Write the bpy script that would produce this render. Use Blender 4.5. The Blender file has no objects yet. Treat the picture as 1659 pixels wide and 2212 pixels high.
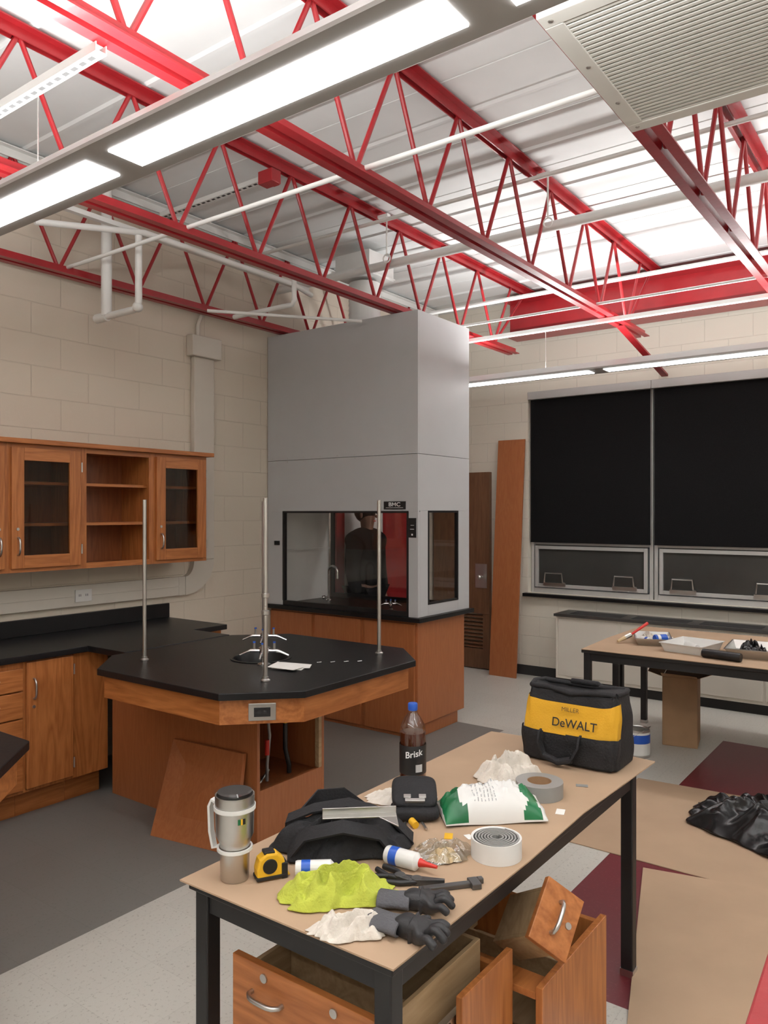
import bpy,bmesh,math,random
from mathutils import Vector,Matrix,noise
random.seed(7)
SC=bpy.context.scene
COL=SC.collection
SC.view_settings.view_transform='Standard'
R=math.radians
W={}
# ---------------------------------------------------------------- materials
def nodes(name):
    m=bpy.data.materials.new(name);m.use_nodes=True
    nt=m.node_tree;b=nt.nodes['Principled BSDF'];return m,nt,b
def rgb(c):return (c[0],c[1],c[2],1)
def mat(name,c,rough=.5,metal=0,var=.08,vs=6,bump=0,bs=60,spec=.5,trans=0,alpha=1,coat=0):
    m,nt,b=nodes(name)
    tc=nt.nodes.new('ShaderNodeTexCoord');n=nt.nodes.new('ShaderNodeTexNoise');n.inputs['Scale'].default_value=vs;n.inputs['Detail'].default_value=4
    nt.links.new(tc.outputs['Object'],n.inputs['Vector'])
    r=nt.nodes.new('ShaderNodeValToRGB');r.color_ramp.elements[0].position=.3;r.color_ramp.elements[1].position=.7
    r.color_ramp.elements[0].color=rgb([x*(1-var) for x in c]);r.color_ramp.elements[1].color=rgb([min(1,x*(1+var)) for x in c])
    nt.links.new(n.outputs['Fac'],r.inputs[0]);nt.links.new(r.outputs[0],b.inputs['Base Color'])
    b.inputs['Roughness'].default_value=rough;b.inputs['Metallic'].default_value=metal
    b.inputs['Specular IOR Level'].default_value=spec;b.inputs['Transmission Weight'].default_value=trans;b.inputs['Alpha'].default_value=alpha
    b.inputs['Coat Weight'].default_value=coat
    if bump:
        n2=nt.nodes.new('ShaderNodeTexNoise');n2.inputs['Scale'].default_value=bs;n2.inputs['Detail'].default_value=5
        nt.links.new(tc.outputs['Object'],n2.inputs['Vector'])
        bp=nt.nodes.new('ShaderNodeBump');bp.inputs['Strength'].default_value=bump;bp.inputs['Distance'].default_value=.01
        nt.links.new(n2.outputs['Fac'],bp.inputs['Height']);nt.links.new(bp.outputs[0],b.inputs['Normal'])
    return m
def wood(name,c1,c2,axis='Z',rough=.38,sc=1.0):
    m,nt,b=nodes(name)
    tc=nt.nodes.new('ShaderNodeTexCoord');mp=nt.nodes.new('ShaderNodeMapping')
    s=[9*sc,9*sc,9*sc];s['XYZ'.index(axis)]=.9*sc;mp.inputs['Scale'].default_value=s
    nt.links.new(tc.outputs['Object'],mp.inputs['Vector'])
    n=nt.nodes.new('ShaderNodeTexNoise');n.inputs['Scale'].default_value=1.1;n.inputs['Detail'].default_value=2;n.inputs['Distortion'].default_value=.4
    nt.links.new(mp.outputs[0],n.inputs['Vector'])
    mu=nt.nodes.new('ShaderNodeMath');mu.operation='MULTIPLY';mu.inputs[1].default_value=14
    fr=nt.nodes.new('ShaderNodeMath');fr.operation='PINGPONG';fr.inputs[1].default_value=1
    nt.links.new(n.outputs['Fac'],mu.inputs[0]);nt.links.new(mu.outputs[0],fr.inputs[0])
    n2=nt.nodes.new('ShaderNodeTexNoise');n2.inputs['Scale'].default_value=14;n2.inputs['Detail'].default_value=3
    nt.links.new(mp.outputs[0],n2.inputs['Vector'])
    mx=nt.nodes.new('ShaderNodeMix');mx.inputs[0].default_value=.6
    nt.links.new(fr.outputs[0],mx.inputs[2]);nt.links.new(n2.outputs['Fac'],mx.inputs[3])
    r=nt.nodes.new('ShaderNodeValToRGB');r.color_ramp.elements[0].position=.15;r.color_ramp.elements[1].position=.8
    r.color_ramp.elements[0].color=rgb(c1);r.color_ramp.elements[1].color=rgb(c2)
    nt.links.new(mx.outputs[0],r.inputs[0]);nt.links.new(r.outputs[0],b.inputs['Base Color'])
    b.inputs['Roughness'].default_value=rough
    return m
def blockmat(name,c,plane):
    m,nt,b=nodes(name)
    tc=nt.nodes.new('ShaderNodeTexCoord');se=nt.nodes.new('ShaderNodeSeparateXYZ');co=nt.nodes.new('ShaderNodeCombineXYZ')
    nt.links.new(tc.outputs['Object'],se.inputs[0]);nt.links.new(se.outputs['X' if plane=='xz' else 'Y'],co.inputs[0]);nt.links.new(se.outputs['Z'],co.inputs[1])
    br=nt.nodes.new('ShaderNodeTexBrick');br.inputs['Scale'].default_value=1;br.inputs['Brick Width'].default_value=.4064;br.inputs['Row Height'].default_value=.2032
    br.inputs['Mortar Size'].default_value=.005;br.inputs['Mortar Smooth'].default_value=.8;br.inputs['Bias'].default_value=-.6
    br.inputs['Color1'].default_value=rgb(c);br.inputs['Color2'].default_value=rgb([x*.97 for x in c]);br.inputs['Mortar'].default_value=rgb([x*.91 for x in c])
    nt.links.new(co.outputs[0],br.inputs['Vector']);nt.links.new(br.outputs['Color'],b.inputs['Base Color'])
    n=nt.nodes.new('ShaderNodeTexNoise');n.inputs['Scale'].default_value=45;nt.links.new(tc.outputs['Object'],n.inputs['Vector'])
    ma=nt.nodes.new('ShaderNodeMath');ma.operation='MULTIPLY_ADD';ma.inputs[1].default_value=-1
    ms=nt.nodes.new('ShaderNodeMath');ms.operation='MULTIPLY';ms.inputs[1].default_value=.3;nt.links.new(n.outputs['Fac'],ms.inputs[0])
    nt.links.new(br.outputs['Fac'],ma.inputs[0]);nt.links.new(ms.outputs[0],ma.inputs[2])
    bp=nt.nodes.new('ShaderNodeBump');bp.inputs['Strength'].default_value=.45;bp.inputs['Distance'].default_value=.005
    nt.links.new(ma.outputs[0],bp.inputs['Height']);nt.links.new(bp.outputs[0],b.inputs['Normal'])
    b.inputs['Roughness'].default_value=.5
    return m
def vct(name,c,spk,amt=.5,rough=.4):
    m,nt,b=nodes(name)
    tc=nt.nodes.new('ShaderNodeTexCoord')
    n=nt.nodes.new('ShaderNodeTexNoise');n.inputs['Scale'].default_value=70;n.inputs['Detail'].default_value=3;n.inputs['Roughness'].default_value=.7
    nt.links.new(tc.outputs['Object'],n.inputs['Vector'])
    r=nt.nodes.new('ShaderNodeValToRGB');r.color_ramp.elements[0].position=.33;r.color_ramp.elements[1].position=.42
    r.color_ramp.elements[0].color=rgb([a*(1-amt)+b_*amt for a,b_ in zip(c,spk)]);r.color_ramp.elements[1].color=rgb(c)
    nt.links.new(n.outputs['Fac'],r.inputs[0])
    br=nt.nodes.new('ShaderNodeTexBrick');br.offset=0;br.inputs['Scale'].default_value=1;br.inputs['Brick Width'].default_value=.305;br.inputs['Row Height'].default_value=.305
    br.inputs['Mortar Size'].default_value=.0012;br.inputs['Color1'].default_value=(1,1,1,1);br.inputs['Color2'].default_value=(.96,.96,.96,1);br.inputs['Mortar'].default_value=(.86,.86,.86,1)
    nt.links.new(tc.outputs['Object'],br.inputs['Vector'])
    mx=nt.nodes.new('ShaderNodeMix');mx.data_type='RGBA';mx.blend_type='MULTIPLY';mx.inputs[0].default_value=1
    nt.links.new(r.outputs[0],mx.inputs[6]);nt.links.new(br.outputs['Color'],mx.inputs[7]);nt.links.new(mx.outputs[2],b.inputs['Base Color'])
    b.inputs['Roughness'].default_value=rough
    return m
def glassmat(name,tint,refl=.12):
    m=bpy.data.materials.new(name);m.use_nodes=True;nt=m.node_tree;nt.nodes.clear()
    o=nt.nodes.new('ShaderNodeOutputMaterial');mx=nt.nodes.new('ShaderNodeMixShader');t=nt.nodes.new('ShaderNodeBsdfTransparent');g=nt.nodes.new('ShaderNodeBsdfGlossy')
    g.inputs['Roughness'].default_value=.03;t.inputs[0].default_value=rgb(tint)
    mx.inputs[0].default_value=refl
    nt.links.new(t.outputs[0],mx.inputs[1]);nt.links.new(g.outputs[0],mx.inputs[2]);nt.links.new(mx.outputs[0],o.inputs[0]);return m
def emis(name,c,s):
    m=bpy.data.materials.new(name);m.use_nodes=True;nt=m.node_tree;nt.nodes.clear()
    o=nt.nodes.new('ShaderNodeOutputMaterial');e=nt.nodes.new('ShaderNodeEmission');e.inputs[0].default_value=rgb(c);e.inputs[1].default_value=s
    nt.links.new(e.outputs[0],o.inputs[0]);return m
OAK=dict(c1=(.30,.092,.022),c2=(.50,.185,.054))
wZ=wood('oak_vertical',axis='Z',**OAK);wX=wood('oak_along_x',axis='X',**OAK);wY=wood('oak_along_y',axis='Y',**OAK)
wLam=wood('cherry_laminate',(.35,.112,.038),(.41,.147,.053),'Z',sc=1.6)
wIn=wood('oak_interior',(.20,.06,.02),(.31,.10,.035),'Z')
wPale=wood('birch_drawer_side',(.34,.22,.11),(.46,.32,.18),'X',rough=.5)
wDoor=wood('walnut_door',(.13,.06,.03),(.20,.10,.05),'Z')
mWallA=blockmat('painted_block_left',(.66,.595,.495),'xz');mWallB=blockmat('painted_block_window',(.71,.67,.58),'yz')
mCream=mat('cream_paint',(.70,.66,.58),.5)
mDeck=mat('white_deck_paint',(.76,.78,.78),.5,var=.02)
mRed=mat('red_steel_paint',(.33,.017,.022),.3,var=.12,bump=.08,bs=30)
mWhite=mat('white_paint',(.76,.77,.75),.4,var=.03)
mBlackTop=mat('black_epoxy_resin',(.008,.008,.009),.36,var=.3,vs=3,bump=.05,bs=90,spec=.35)
mBlack=mat('black_paint',(.010,.010,.011),.45,var=.2)
mGrayPanel=mat('gray_hood_panel',(.49,.50,.51),.42,var=.015,bump=.04,bs=200)
mChrome=mat('chrome',(.7,.7,.7),.18,1,.03);mSteel=mat('brushed_steel',(.55,.54,.52),.33,1,.06)
mAlu=mat('aluminium_paint',(.50,.50,.49),.4,.3,.03)
mFix=mat('fixture_enamel',(.38,.37,.355),.4,var=.02)
mLens=emis('light_diffuser',(1,.985,.965),14)
mShade=mat('black_shade_fabric',(.007,.007,.0075),.95,var=.2,vs=80,bump=.2,bs=300,spec=.2)
mWinGlass=mat('night_window_glass',(.05,.05,.047),.12,var=.05)
mGlass=glassmat('clear_glass',(.93,.93,.93),.045);mGlassC=glassmat('cabinet_glass',(.72,.68,.64),.025)
mCard=mat('cardboard',(.44,.305,.20),.8,var=.06,vs=3,bump=.06,bs=25)
mCardBox=mat('cardboard_box',(.36,.22,.12),.85,var=.1)
mTaup=mat('raceway_beige',(.62,.58,.51),.45,var=.02)
mYel=mat('yellow_plastic',(.75,.42,.02),.45);mYelFab=mat('yellow_nylon',(.68,.36,.015),.75,bump=.2,bs=150)
mFab=mat('black_nylon',(.010,.010,.012),.75,var=.3,bump=.3,bs=120)
mRag=mat('white_rag',(.68,.63,.56),.9,var=.08,vs=20,bump=.3,bs=120)
mLime=mat('lime_microfiber',(.48,.53,.07),.95,var=.12,vs=20,bump=.4,bs=200)
mWP=mat('white_plastic',(.72,.72,.70),.35,var=.03);mBlue=mat('blue_plastic',(.02,.10,.5),.35);mRedP=mat('red_plastic',(.6,.03,.02),.35)
mGreen=mat('green_print',(.01,.14,.05),.35,var=.3);mDT=mat('gray_tape',(.27,.27,.26),.45);mGreyF=mat('gray_knit',(.10,.10,.11),.9,bump=.4,bs=200)
mRub=mat('black_rubber',(.02,.02,.022),.5,bump=.2,bs=80);mPaper=mat('paper',(.8,.79,.76),.7,var=.02)
mDarkTxt=mat('dark_ink',(.015,.015,.015),.6);mWTxt=mat('white_ink',(.8,.8,.8),.6);mMetalDark=mat('dark_tool_steel',(.12,.12,.12),.4,.8)
mGreyTxt=mat('gray_ink',(.35,.36,.37),.6)
mGrille=mat('vent_enamel',(.74,.74,.70),.4,var=.02);mGap=mat('dark_gap',(.03,.03,.03),.8)
mHose=mat('gray_braided_hose',(.3,.3,.3),.4,.5);mTrash=mat('black_trash_bag',(.008,.008,.009),.22,bump=.3,bs=12)
mPlasBag=glassmat('plastic_film',(.85,.85,.82),.15);mTan=mat('tan_wadding',(.55,.42,.25),.9)
# ---------------------------------------------------------------- builder
class M:
    def __init__(s,mt=None,T=None):
        s.bm=bmesh.new();s.mats=[];s.cur=0;s.T=T or Matrix()
        if mt:s.use(mt)
    def use(s,m):
        if m not in s.mats:s.mats.append(m)
        s.cur=s.mats.index(m);return s
    def v(s,p):return s.bm.verts.new(s.T@Vector(p))
    def f(s,vs):
        try:
            f=s.bm.faces.new(vs);f.material_index=s.cur;return f
        except ValueError:return None
    def hexa(s,b,t):
        b=[s.v(p) for p in b];t=[s.v(p) for p in t];n=len(b)
        s.f(b[::-1]);s.f(t)
        for i in range(n):s.f([b[i],b[(i+1)%n],t[(i+1)%n],t[i]])
        return s
    def box(s,x0,x1,y0,y1,z0,z1):
        return s.hexa([(x0,y0,z0),(x1,y0,z0),(x1,y1,z0),(x0,y1,z0)],[(x0,y0,z1),(x1,y0,z1),(x1,y1,z1),(x0,y1,z1)])
    def prism(s,poly,z0,z1):
        return s.hexa([(x,y,z0) for x,y in poly],[(x,y,z1) for x,y in poly])
    def tube(s,pts,r,seg=10,closed=False):
        P=[Vector(p) for p in pts];n=len(P);rs=r if isinstance(r,(list,tuple)) else [r]*n
        up=None;rings=[]
        for i in range(n):
            if closed:d=(P[(i+1)%n]-P[i-1])
            else:d=(P[min(i+1,n-1)]-P[max(i-1,0)])
            d.normalize()
            if up is None:
                up=Vector((0,0,1)) if abs(d.z)<.9 else Vector((1,0,0))
            a=(up-d*up.dot(d)).normalized();b=d.cross(a);up=a
            rings.append([s.v(P[i]+(a*math.cos(2*math.pi*k/seg)+b*math.sin(2*math.pi*k/seg))*rs[i]) for k in range(seg)])
        for i in range(n if closed else n-1):
            A=rings[i];B=rings[(i+1)%n]
            for k in range(seg):s.f([A[k],A[(k+1)%seg],B[(k+1)%seg],B[k]])
        if not closed:
            s.f(rings[0][::-1]);s.f(rings[-1])
        return s
    def strap(s,pts,w,t,side):
        side=Vector(side).normalized();P=[Vector(p) for p in pts];n=len(P);rings=[]
        for i in range(n):
            d=(P[min(i+1,n-1)]-P[max(i-1,0)]).normalized();nn=d.cross(side).normalized()
            rings.append([s.v(P[i]+side*a*w/2+nn*b*t/2) for a,b in((-1,-1),(1,-1),(1,1),(-1,1))])
        for i in range(n-1):
            for k in range(4):s.f([rings[i][k],rings[i][(k+1)%4],rings[i+1][(k+1)%4],rings[i+1][k]])
        s.f(rings[0][::-1]);s.f(rings[-1]);return s
    def lathe(s,prof,c=(0,0,0),seg=28):
        rings=[]
        for r,z in prof:
            if r<=1e-6:rings.append([s.v((c[0],c[1],c[2]+z))])
            else:rings.append([s.v((c[0]+r*math.cos(2*math.pi*k/seg),c[1]+r*math.sin(2*math.pi*k/seg),c[2]+z)) for k in range(seg)])
        for A,B in zip(rings,rings[1:]):
            for k in range(seg):
                if len(A)==1 and len(B)==1:continue
                if len(A)==1:s.f([A[0],B[(k+1)%seg],B[k]])
                elif len(B)==1:s.f([A[k],A[(k+1)%seg],B[0]])
                else:s.f([A[k],A[(k+1)%seg],B[(k+1)%seg],B[k]])
        return s
    def ball(s,c,r,sc=(1,1,1),seg=16):
        prof=[(0,-r)]+[(r*math.cos(a),r*math.sin(a)) for a in [math.pi*(-.5+i/8) for i in range(1,8)]]+[(0,r)]
        T0=s.T;s.T=T0@Matrix.Translation(c)@Matrix.Diagonal((*sc,1));s.lathe(prof,(0,0,0),seg);s.T=T0;return s
    def done(s,name,parent=None,at=None,label=None,cat=None,kind=None,smooth=None,bevel=0,group=None,sub=0):
        bmesh.ops.recalc_face_normals(s.bm,faces=s.bm.faces)
        if parent is not None:Wm=W[parent]
        else:Wm=Matrix.Translation(at if at else (0,0,0))
        s.bm.transform(Wm.inverted())
        me=bpy.data.meshes.new(name)
        loc=Matrix()
        if parent is not None:
            xs=[v.co.copy() for v in s.bm.verts];c=Vector([(min(p[i] for p in xs)+max(p[i] for p in xs))/2 for i in range(3)])
            s.bm.transform(Matrix.Translation(-c));loc=Matrix.Translation(c)
        s.bm.to_mesh(me);s.bm.free()
        for m in s.mats:me.materials.append(m)
        o=bpy.data.objects.new(name,me);COL.objects.link(o)
        if smooth is not None:
            for p in me.polygons:p.use_smooth=True
            me.set_sharp_from_angle(angle=R(smooth))
        if bevel:
            b=o.modifiers.new('bevel','BEVEL');b.width=bevel;b.segments=2;b.limit_method='ANGLE';b.angle_limit=R(40)
        if sub:
            b=o.modifiers.new('sub','SUBSURF');b.levels=sub;b.render_levels=sub
        if parent is not None:
            o.parent=parent;o.location=loc.translation;W[o]=W[parent]@loc
        else:
            o.matrix_world=Wm;W[o]=Wm
        meta(o,label,cat,kind,group);return o
def meta(o,label=None,cat=None,kind=None,group=None):
    if label:o['label']=label
    if cat:o['category']=cat
    if kind:o['kind']=kind
    if group:o['group']=group
def thing(name,at,label,cat,rz=0,group=None,kind=None):
    o=bpy.data.objects.new(name,None);COL.objects.link(o);o.empty_display_size=.1
    W[o]=Matrix.Translation(at)@Matrix.Rotation(rz,4,'Z');o.matrix_world=W[o];meta(o,label,cat,kind,group);return o
def TR(x,y,z,rz=0,rx=0,ry=0):
    return Matrix.Translation((x,y,z))@Matrix.Rotation(rz,4,'Z')@Matrix.Rotation(rx,4,'X')@Matrix.Rotation(ry,4,'Y')
def text(s,size,Tm,mt,parent,name='lettering',warp=None,sx=1,off=.012):
    cu=bpy.data.curves.new('t','FONT');cu.body=s;cu.size=size;cu.align_x='CENTER';cu.align_y='CENTER';cu.extrude=.0003;cu.offset=size*off
    ob=bpy.data.objects.new('t',cu);COL.objects.link(ob);dg=bpy.context.evaluated_depsgraph_get()
    me=bpy.data.meshes.new_from_object(ob.evaluated_get(dg));bpy.data.objects.remove(ob)
    me.transform(Matrix.Diagonal((sx,1,1,1)))
    if warp:
        for v in me.vertices:v.co=warp(v.co)
    else:me.transform(Tm)
    me.transform(W[parent].inverted());me.name=name;me.materials.clear();me.materials.append(mt)
    o=bpy.data.objects.new(name,me);COL.objects.link(o);o.parent=parent;W[o]=W[parent];return o
def FX(x,y,z): # text frame facing -X
    return Matrix(((0,0,-1,x),(-1,0,0,y),(0,1,0,z),(0,0,0,1)))
def skinmesh(name,verts,edges,rad,mt,parent=None,at=None,sub=2,root=0,**kw):
    bm=bmesh.new();L=bm.verts.layers.skin.verify()
    Wm=W[parent] if parent else Matrix.Translation(at)
    vs=[bm.verts.new(Wm.inverted()@Vector(v)) for v in verts]
    for i,v in enumerate(vs):
        r=rad[i];v[L].radius=(r,r) if not isinstance(r,tuple) else r;v[L].use_root=(i==root)
    for a,b in edges:bm.edges.new((vs[a],vs[b]))
    me=bpy.data.meshes.new(name);bm.to_mesh(me);bm.free();me.materials.append(mt)
    o=bpy.data.objects.new(name,me);COL.objects.link(o)
    k=o.modifiers.new('skin','SKIN');k.use_smooth_shade=True
    b=o.modifiers.new('sub','SUBSURF');b.levels=sub;b.render_levels=sub
    if parent:o.parent=parent;W[o]=W[parent]
    else:o.matrix_world=Wm;W[o]=Wm
    meta(o,**kw);return o
def crumple(name,mt,c,rx,ry,rz,H,seed,parent=None,nr=26,ns=96,freq=3.2,rough=.8,fold=25,**kw):
    b=M(mt,TR(c[0],c[1],c[2],rz));rings=[];ca,sa=math.cos(R(fold)),math.sin(R(fold))
    def hh(x,y,r):
        u=(x*ca+y*sa)*freq/max(rx,ry);v=(-x*sa+y*ca)*freq/max(rx,ry)
        q=Vector((u*.42,v*1.25,seed*7.3))
        q=q+Vector((noise.noise(Vector((u*.7,v*.7,seed))),noise.noise(Vector((u*.7+5,v*.7+5,seed))),0))*.9
        n=1-abs(noise.noise(q))*2.4;n2=1-abs(noise.noise(q*1.9+Vector((3,1,2))))*2.4
        return max(.002,H*(1-r**3)*(.26+.66*max(0,n)*rough+.20*n2)+.004*(1-r))
    ctr=b.v((0,0,hh(0,0,0)))
    for i in range(1,nr+1):
        r=i/nr;ring=[]
        for k in range(ns):
            t=2*math.pi*k/ns
            e=1+.30*noise.noise(Vector((math.cos(t)*1.7,math.sin(t)*1.7,seed*3.1)))+.18*noise.noise(Vector((math.cos(t)*5,math.sin(t)*5,seed)))
            x=rx*e*r*math.cos(t);y=ry*e*r*math.sin(t);ring.append(b.v((x,y,hh(x,y,r))))
        rings.append(ring)
    for k in range(ns):b.f([ctr,rings[0][k],rings[0][(k+1)%ns]])
    for A,B in zip(rings,rings[1:]):
        for k in range(ns):b.f([A[k],B[k],B[(k+1)%ns],A[(k+1)%ns]])
    lo=[b.v((0,0,.0005))]
    for k in range(ns):b.f([rings[-1][k],lo[0],rings[-1][(k+1)%ns]])
    return b.done(name,parent=parent,at=None if parent else c,smooth=70,sub=1,**kw)
# ---------------------------------------------------------------- camera
TH=R(36.4)
cam=bpy.data.cameras.new('camera');co=bpy.data.objects.new('camera',cam);COL.objects.link(co);SC.camera=co
co.location=(0,0,1.7);co.rotation_euler=(R(90),0,TH-R(90));cam.lens=1670/2212*36;cam.sensor_width=36;cam.clip_start=.02
# ---------------------------------------------------------------- shell
X0,X1,Y0,Y1,ZC=-2.5,7.4,-3.6,4.75,3.92
mF=[vct('tile_cream',(.57,.555,.505),(.22,.2,.17),.5),vct('tile_gray',(.20,.193,.18),(.12,.115,.1),.4,.5),vct('tile_red',(.15,.018,.026),(.3,.1,.1),.25)]
fl=M();xs=[X0,2.62,5.4,6.12,7.65];ys=[Y0,1.38,2.82,5.0]
g=[[fl.v((x,y,0)) for y in ys] for x in xs]
for i in range(4):
    for j in range(3):
        cx=(xs[i]+xs[i+1])/2;cy=(ys[j]+ys[j+1])/2
        fl.use(mF[1] if (cx<5.4 and cy>2.82) else mF[2] if (2.62<cx<6.12 and cy<1.38) else mF[0]);fl.f([g[i][j],g[i+1][j],g[i+1][j+1],g[i][j+1]])
fl.use(mF[0]);lo=[fl.v((xs[a],ys[b],-.1)) for a,b in((0,0),(-1,0),(-1,-1),(0,-1))];fl.f(lo[::-1])
fl.done('floor',label='vinyl tile floor in cream, gray and dark red areas',kind='structure')
c=M(mDeck);c.box(X0,7.65,Y0,5.0,ZC,ZC+.1)
x=-2.4
while x<7.3:
    c.hexa([(x,Y0,ZC),(x+.012,Y0,ZC-.014),(x+.034,Y0,ZC-.014),(x+.046,Y0,ZC)],[(x,Y1,ZC),(x+.012,Y1,ZC-.014),(x+.034,Y1,ZC-.014),(x+.046,Y1,ZC)]);c.box(x+.30,x+.306,Y0,Y1,ZC-.004,ZC);x+=.61
c.done('ceiling',label='white painted ribbed metal roof deck',kind='structure')
M(mWallA).box(X0,7.65,Y1,Y1+.2,0,ZC).done('wall_north',at=(0,Y1,0),label='cream painted concrete block wall behind the cabinets',kind='structure')
w=M(mWallB);WY1,WY0,WZ0,WZ1=3.587,-.25,.86,2.95
w.box(7.4,7.65,WY1,Y1,0,ZC);w.box(7.4,7.65,Y0,WY0,0,ZC);w.box(7.4,7.65,WY0,WY1,0,WZ0);w.box(7.4,7.65,WY0,WY1,WZ1,ZC)
w.done('wall_east',at=(7.4,0,0),label='cream painted block wall with the window opening',kind='structure')
M(mCream).box(X0-.2,X0,Y0,5.0,0,ZC).done('wall_west',label='cream painted wall',kind='structure')
M(mCream).box(X0,7.65,Y0-.2,Y0,0,ZC).done('wall_south',label='cream painted wall',kind='structure')
M(mGap).box(7.385,7.399,3.13,4.0,0,.1).done('baseboard_east',label='dark vinyl cove base',kind='structure')
# windows
ed=[3.587,2.308,1.03,-.25]
for i in range(3):
    a,b=ed[i+1]+.005,ed[i]-.005
    e=thing('window_%d'%(i+1),(7.5,(a+b)/2,WZ0),'aluminium window with low hopper sash, dark at night',None,kind='structure')
    f=M(mAlu)
    f.box(7.47,7.53,a,a+.035,WZ0,WZ1);f.box(7.47,7.53,b-.035,b,WZ0,WZ1);f.box(7.47,7.53,a+.035,b-.035,WZ0,WZ0+.05);f.box(7.47,7.53,a+.035,b-.035,WZ1-.04,WZ1);f.box(7.47,7.53,a+.035,b-.035,1.36,1.42)
    f.done('window_frame',e,bevel=.003)
    f=M(mAlu);A,B,Z0,Z1=a+.05,b-.05,WZ0+.06,1.35
    f.box(7.455,7.5,A,A+.035,Z0,Z1);f.box(7.455,7.5,B-.035,B,Z0,Z1);f.box(7.455,7.5,A+.035,B-.035,Z0,Z0+.035);f.box(7.455,7.5,A+.035,B-.035,Z1-.035,Z1);s_=f.done('hopper_sash',e,bevel=.003)
    M(mWinGlass).box(7.48,7.485,a+.05,b-.05,WZ0+.06,1.36).box(7.5,7.505,a+.036,b-.036,1.42,WZ1-.04).done('window_glass',e)
    for yy in (A+.22,B-.22):
        M(mSteel).tube([(7.453,yy-.11,Z0+.05),(7.42,yy-.10,Z0+.06),(7.42,yy-.09,Z0+.15),(7.42,yy+.09,Z0+.15),(7.42,yy+.10,Z0+.06),(7.453,yy+.11,Z0+.05)],.008,6).box(7.44,7.455,yy-.12,yy+.12,Z0+.02,Z0+.05).done('sash_handle',e,label='bent metal hopper pull')
    sh=thing('window_blind',(7.44,(a+b)/2,WZ1-.08),'black blackout roller blind pulled over the window','window blind',group='roller blinds on the windows')
    M(mShade).box(7.43,7.434,a+.015,b-.015,1.40,WZ1-.075).box(7.424,7.44,a+.015,b-.015,1.385,1.40).done('shade_fabric',sh)
    M(mAlu).box(7.385,7.455,a-.004,b+.004,WZ1-.08,WZ1).done('shade_cassette',sh,bevel=.004,label='long aluminium cassette')
M(mBlackTop).box(7.33,7.47,WY0-.03,WY1+.03,WZ0-.035,WZ0-.002).done('trim_1',at=(7.4,1.7,WZ0-.035),label='dark stone sill slab under the windows',kind='structure',bevel=.004)
# radiator cabinet
e=thing('radiator_cabinet',(7.2,.8,0),'long cream metal radiator cover with dark slatted top','radiator cover')
M(mCream).box(7.05,7.38,-1.5,3.12,.09,.69).done('body',e,bevel=.003)
y=3.10
while y>-1.4:
    M(mTaup).box(7.04,7.05,y-.6,y-.01,.12,.67).done('front_panel',e,bevel=.003);y-=.61
t=M(mMetalDark).box(7.02,7.385,-1.5,3.13,.69,.715);y=3.0
while y>-1.4:
    t.use(mGap).box(7.1,7.3,y-.5,y,.715,.7165);y-=.6
t.done('top_grille',e)
M(mBlack).box(7.09,7.38,-1.5,3.12,0,.09).done('toe_kick',e)
# brown door
e=thing('door_1',(7.38,4.36,0),'brown wood door with louver and steel lock plate',None,kind='structure')
d=M(wDoor);d.box(7.345,7.395,4.01,4.72,.01,.22).box(7.345,7.395,4.01,4.72,.6,2.13).box(7.345,7.395,4.01,4.09,.22,.6).box(7.345,7.395,4.64,4.72,.22,.6);d.done('door_leaf',e,bevel=.002)
d=M(wDoor)
for i in range(9):
    z=.23+i*.041;d.hexa([(7.35,4.09,z),(7.385,4.09,z+.02),(7.385,4.64,z+.02),(7.35,4.64,z)],[(7.35,4.09,z+.008),(7.385,4.09,z+.028),(7.385,4.64,z+.028),(7.35,4.64,z+.008)])
d.done('louver',e)
d=M(mSteel).box(7.338,7.345,4.04,4.18,.88,1.14);d.tube([(7.34,4.1,1.0),(7.30,4.1,1.0)],.012).ball((7.285,4.1,1.0),.03);d.done('door_knob',e,smooth=40)
b=M(wLam);b.hexa([(7.15,3.60,0),(7.17,3.60,0),(7.17,3.91,0),(7.15,3.91,0)],[(7.355,3.60,2.46),(7.375,3.60,2.46),(7.375,3.91,2.46),(7.355,3.91,2.46)])
b.done('wood_board',at=(7.2,3.75,0),label='tall narrow cherry laminate board leaning on the wall',cat='board',bevel=.002)
# red doorway on north wall
e=thing('door_2',(6.3,4.72,0),'red steel door and frame in the block wall',None,kind='structure')
M(mRed).box(5.62,5.74,4.70,4.749,0,2.15).box(6.85,6.95,4.70,4.749,0,2.15).box(5.62,6.95,4.70,4.749,2.15,2.25).done('door_frame',e,bevel=.003)
M(mRed).box(6.38,6.85,4.715,4.745,.01,2.15).done('door_leaf',e);M(mWhite).box(5.74,6.38,4.72,4.745,.01,2.15).done('side_panel',e)
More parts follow.
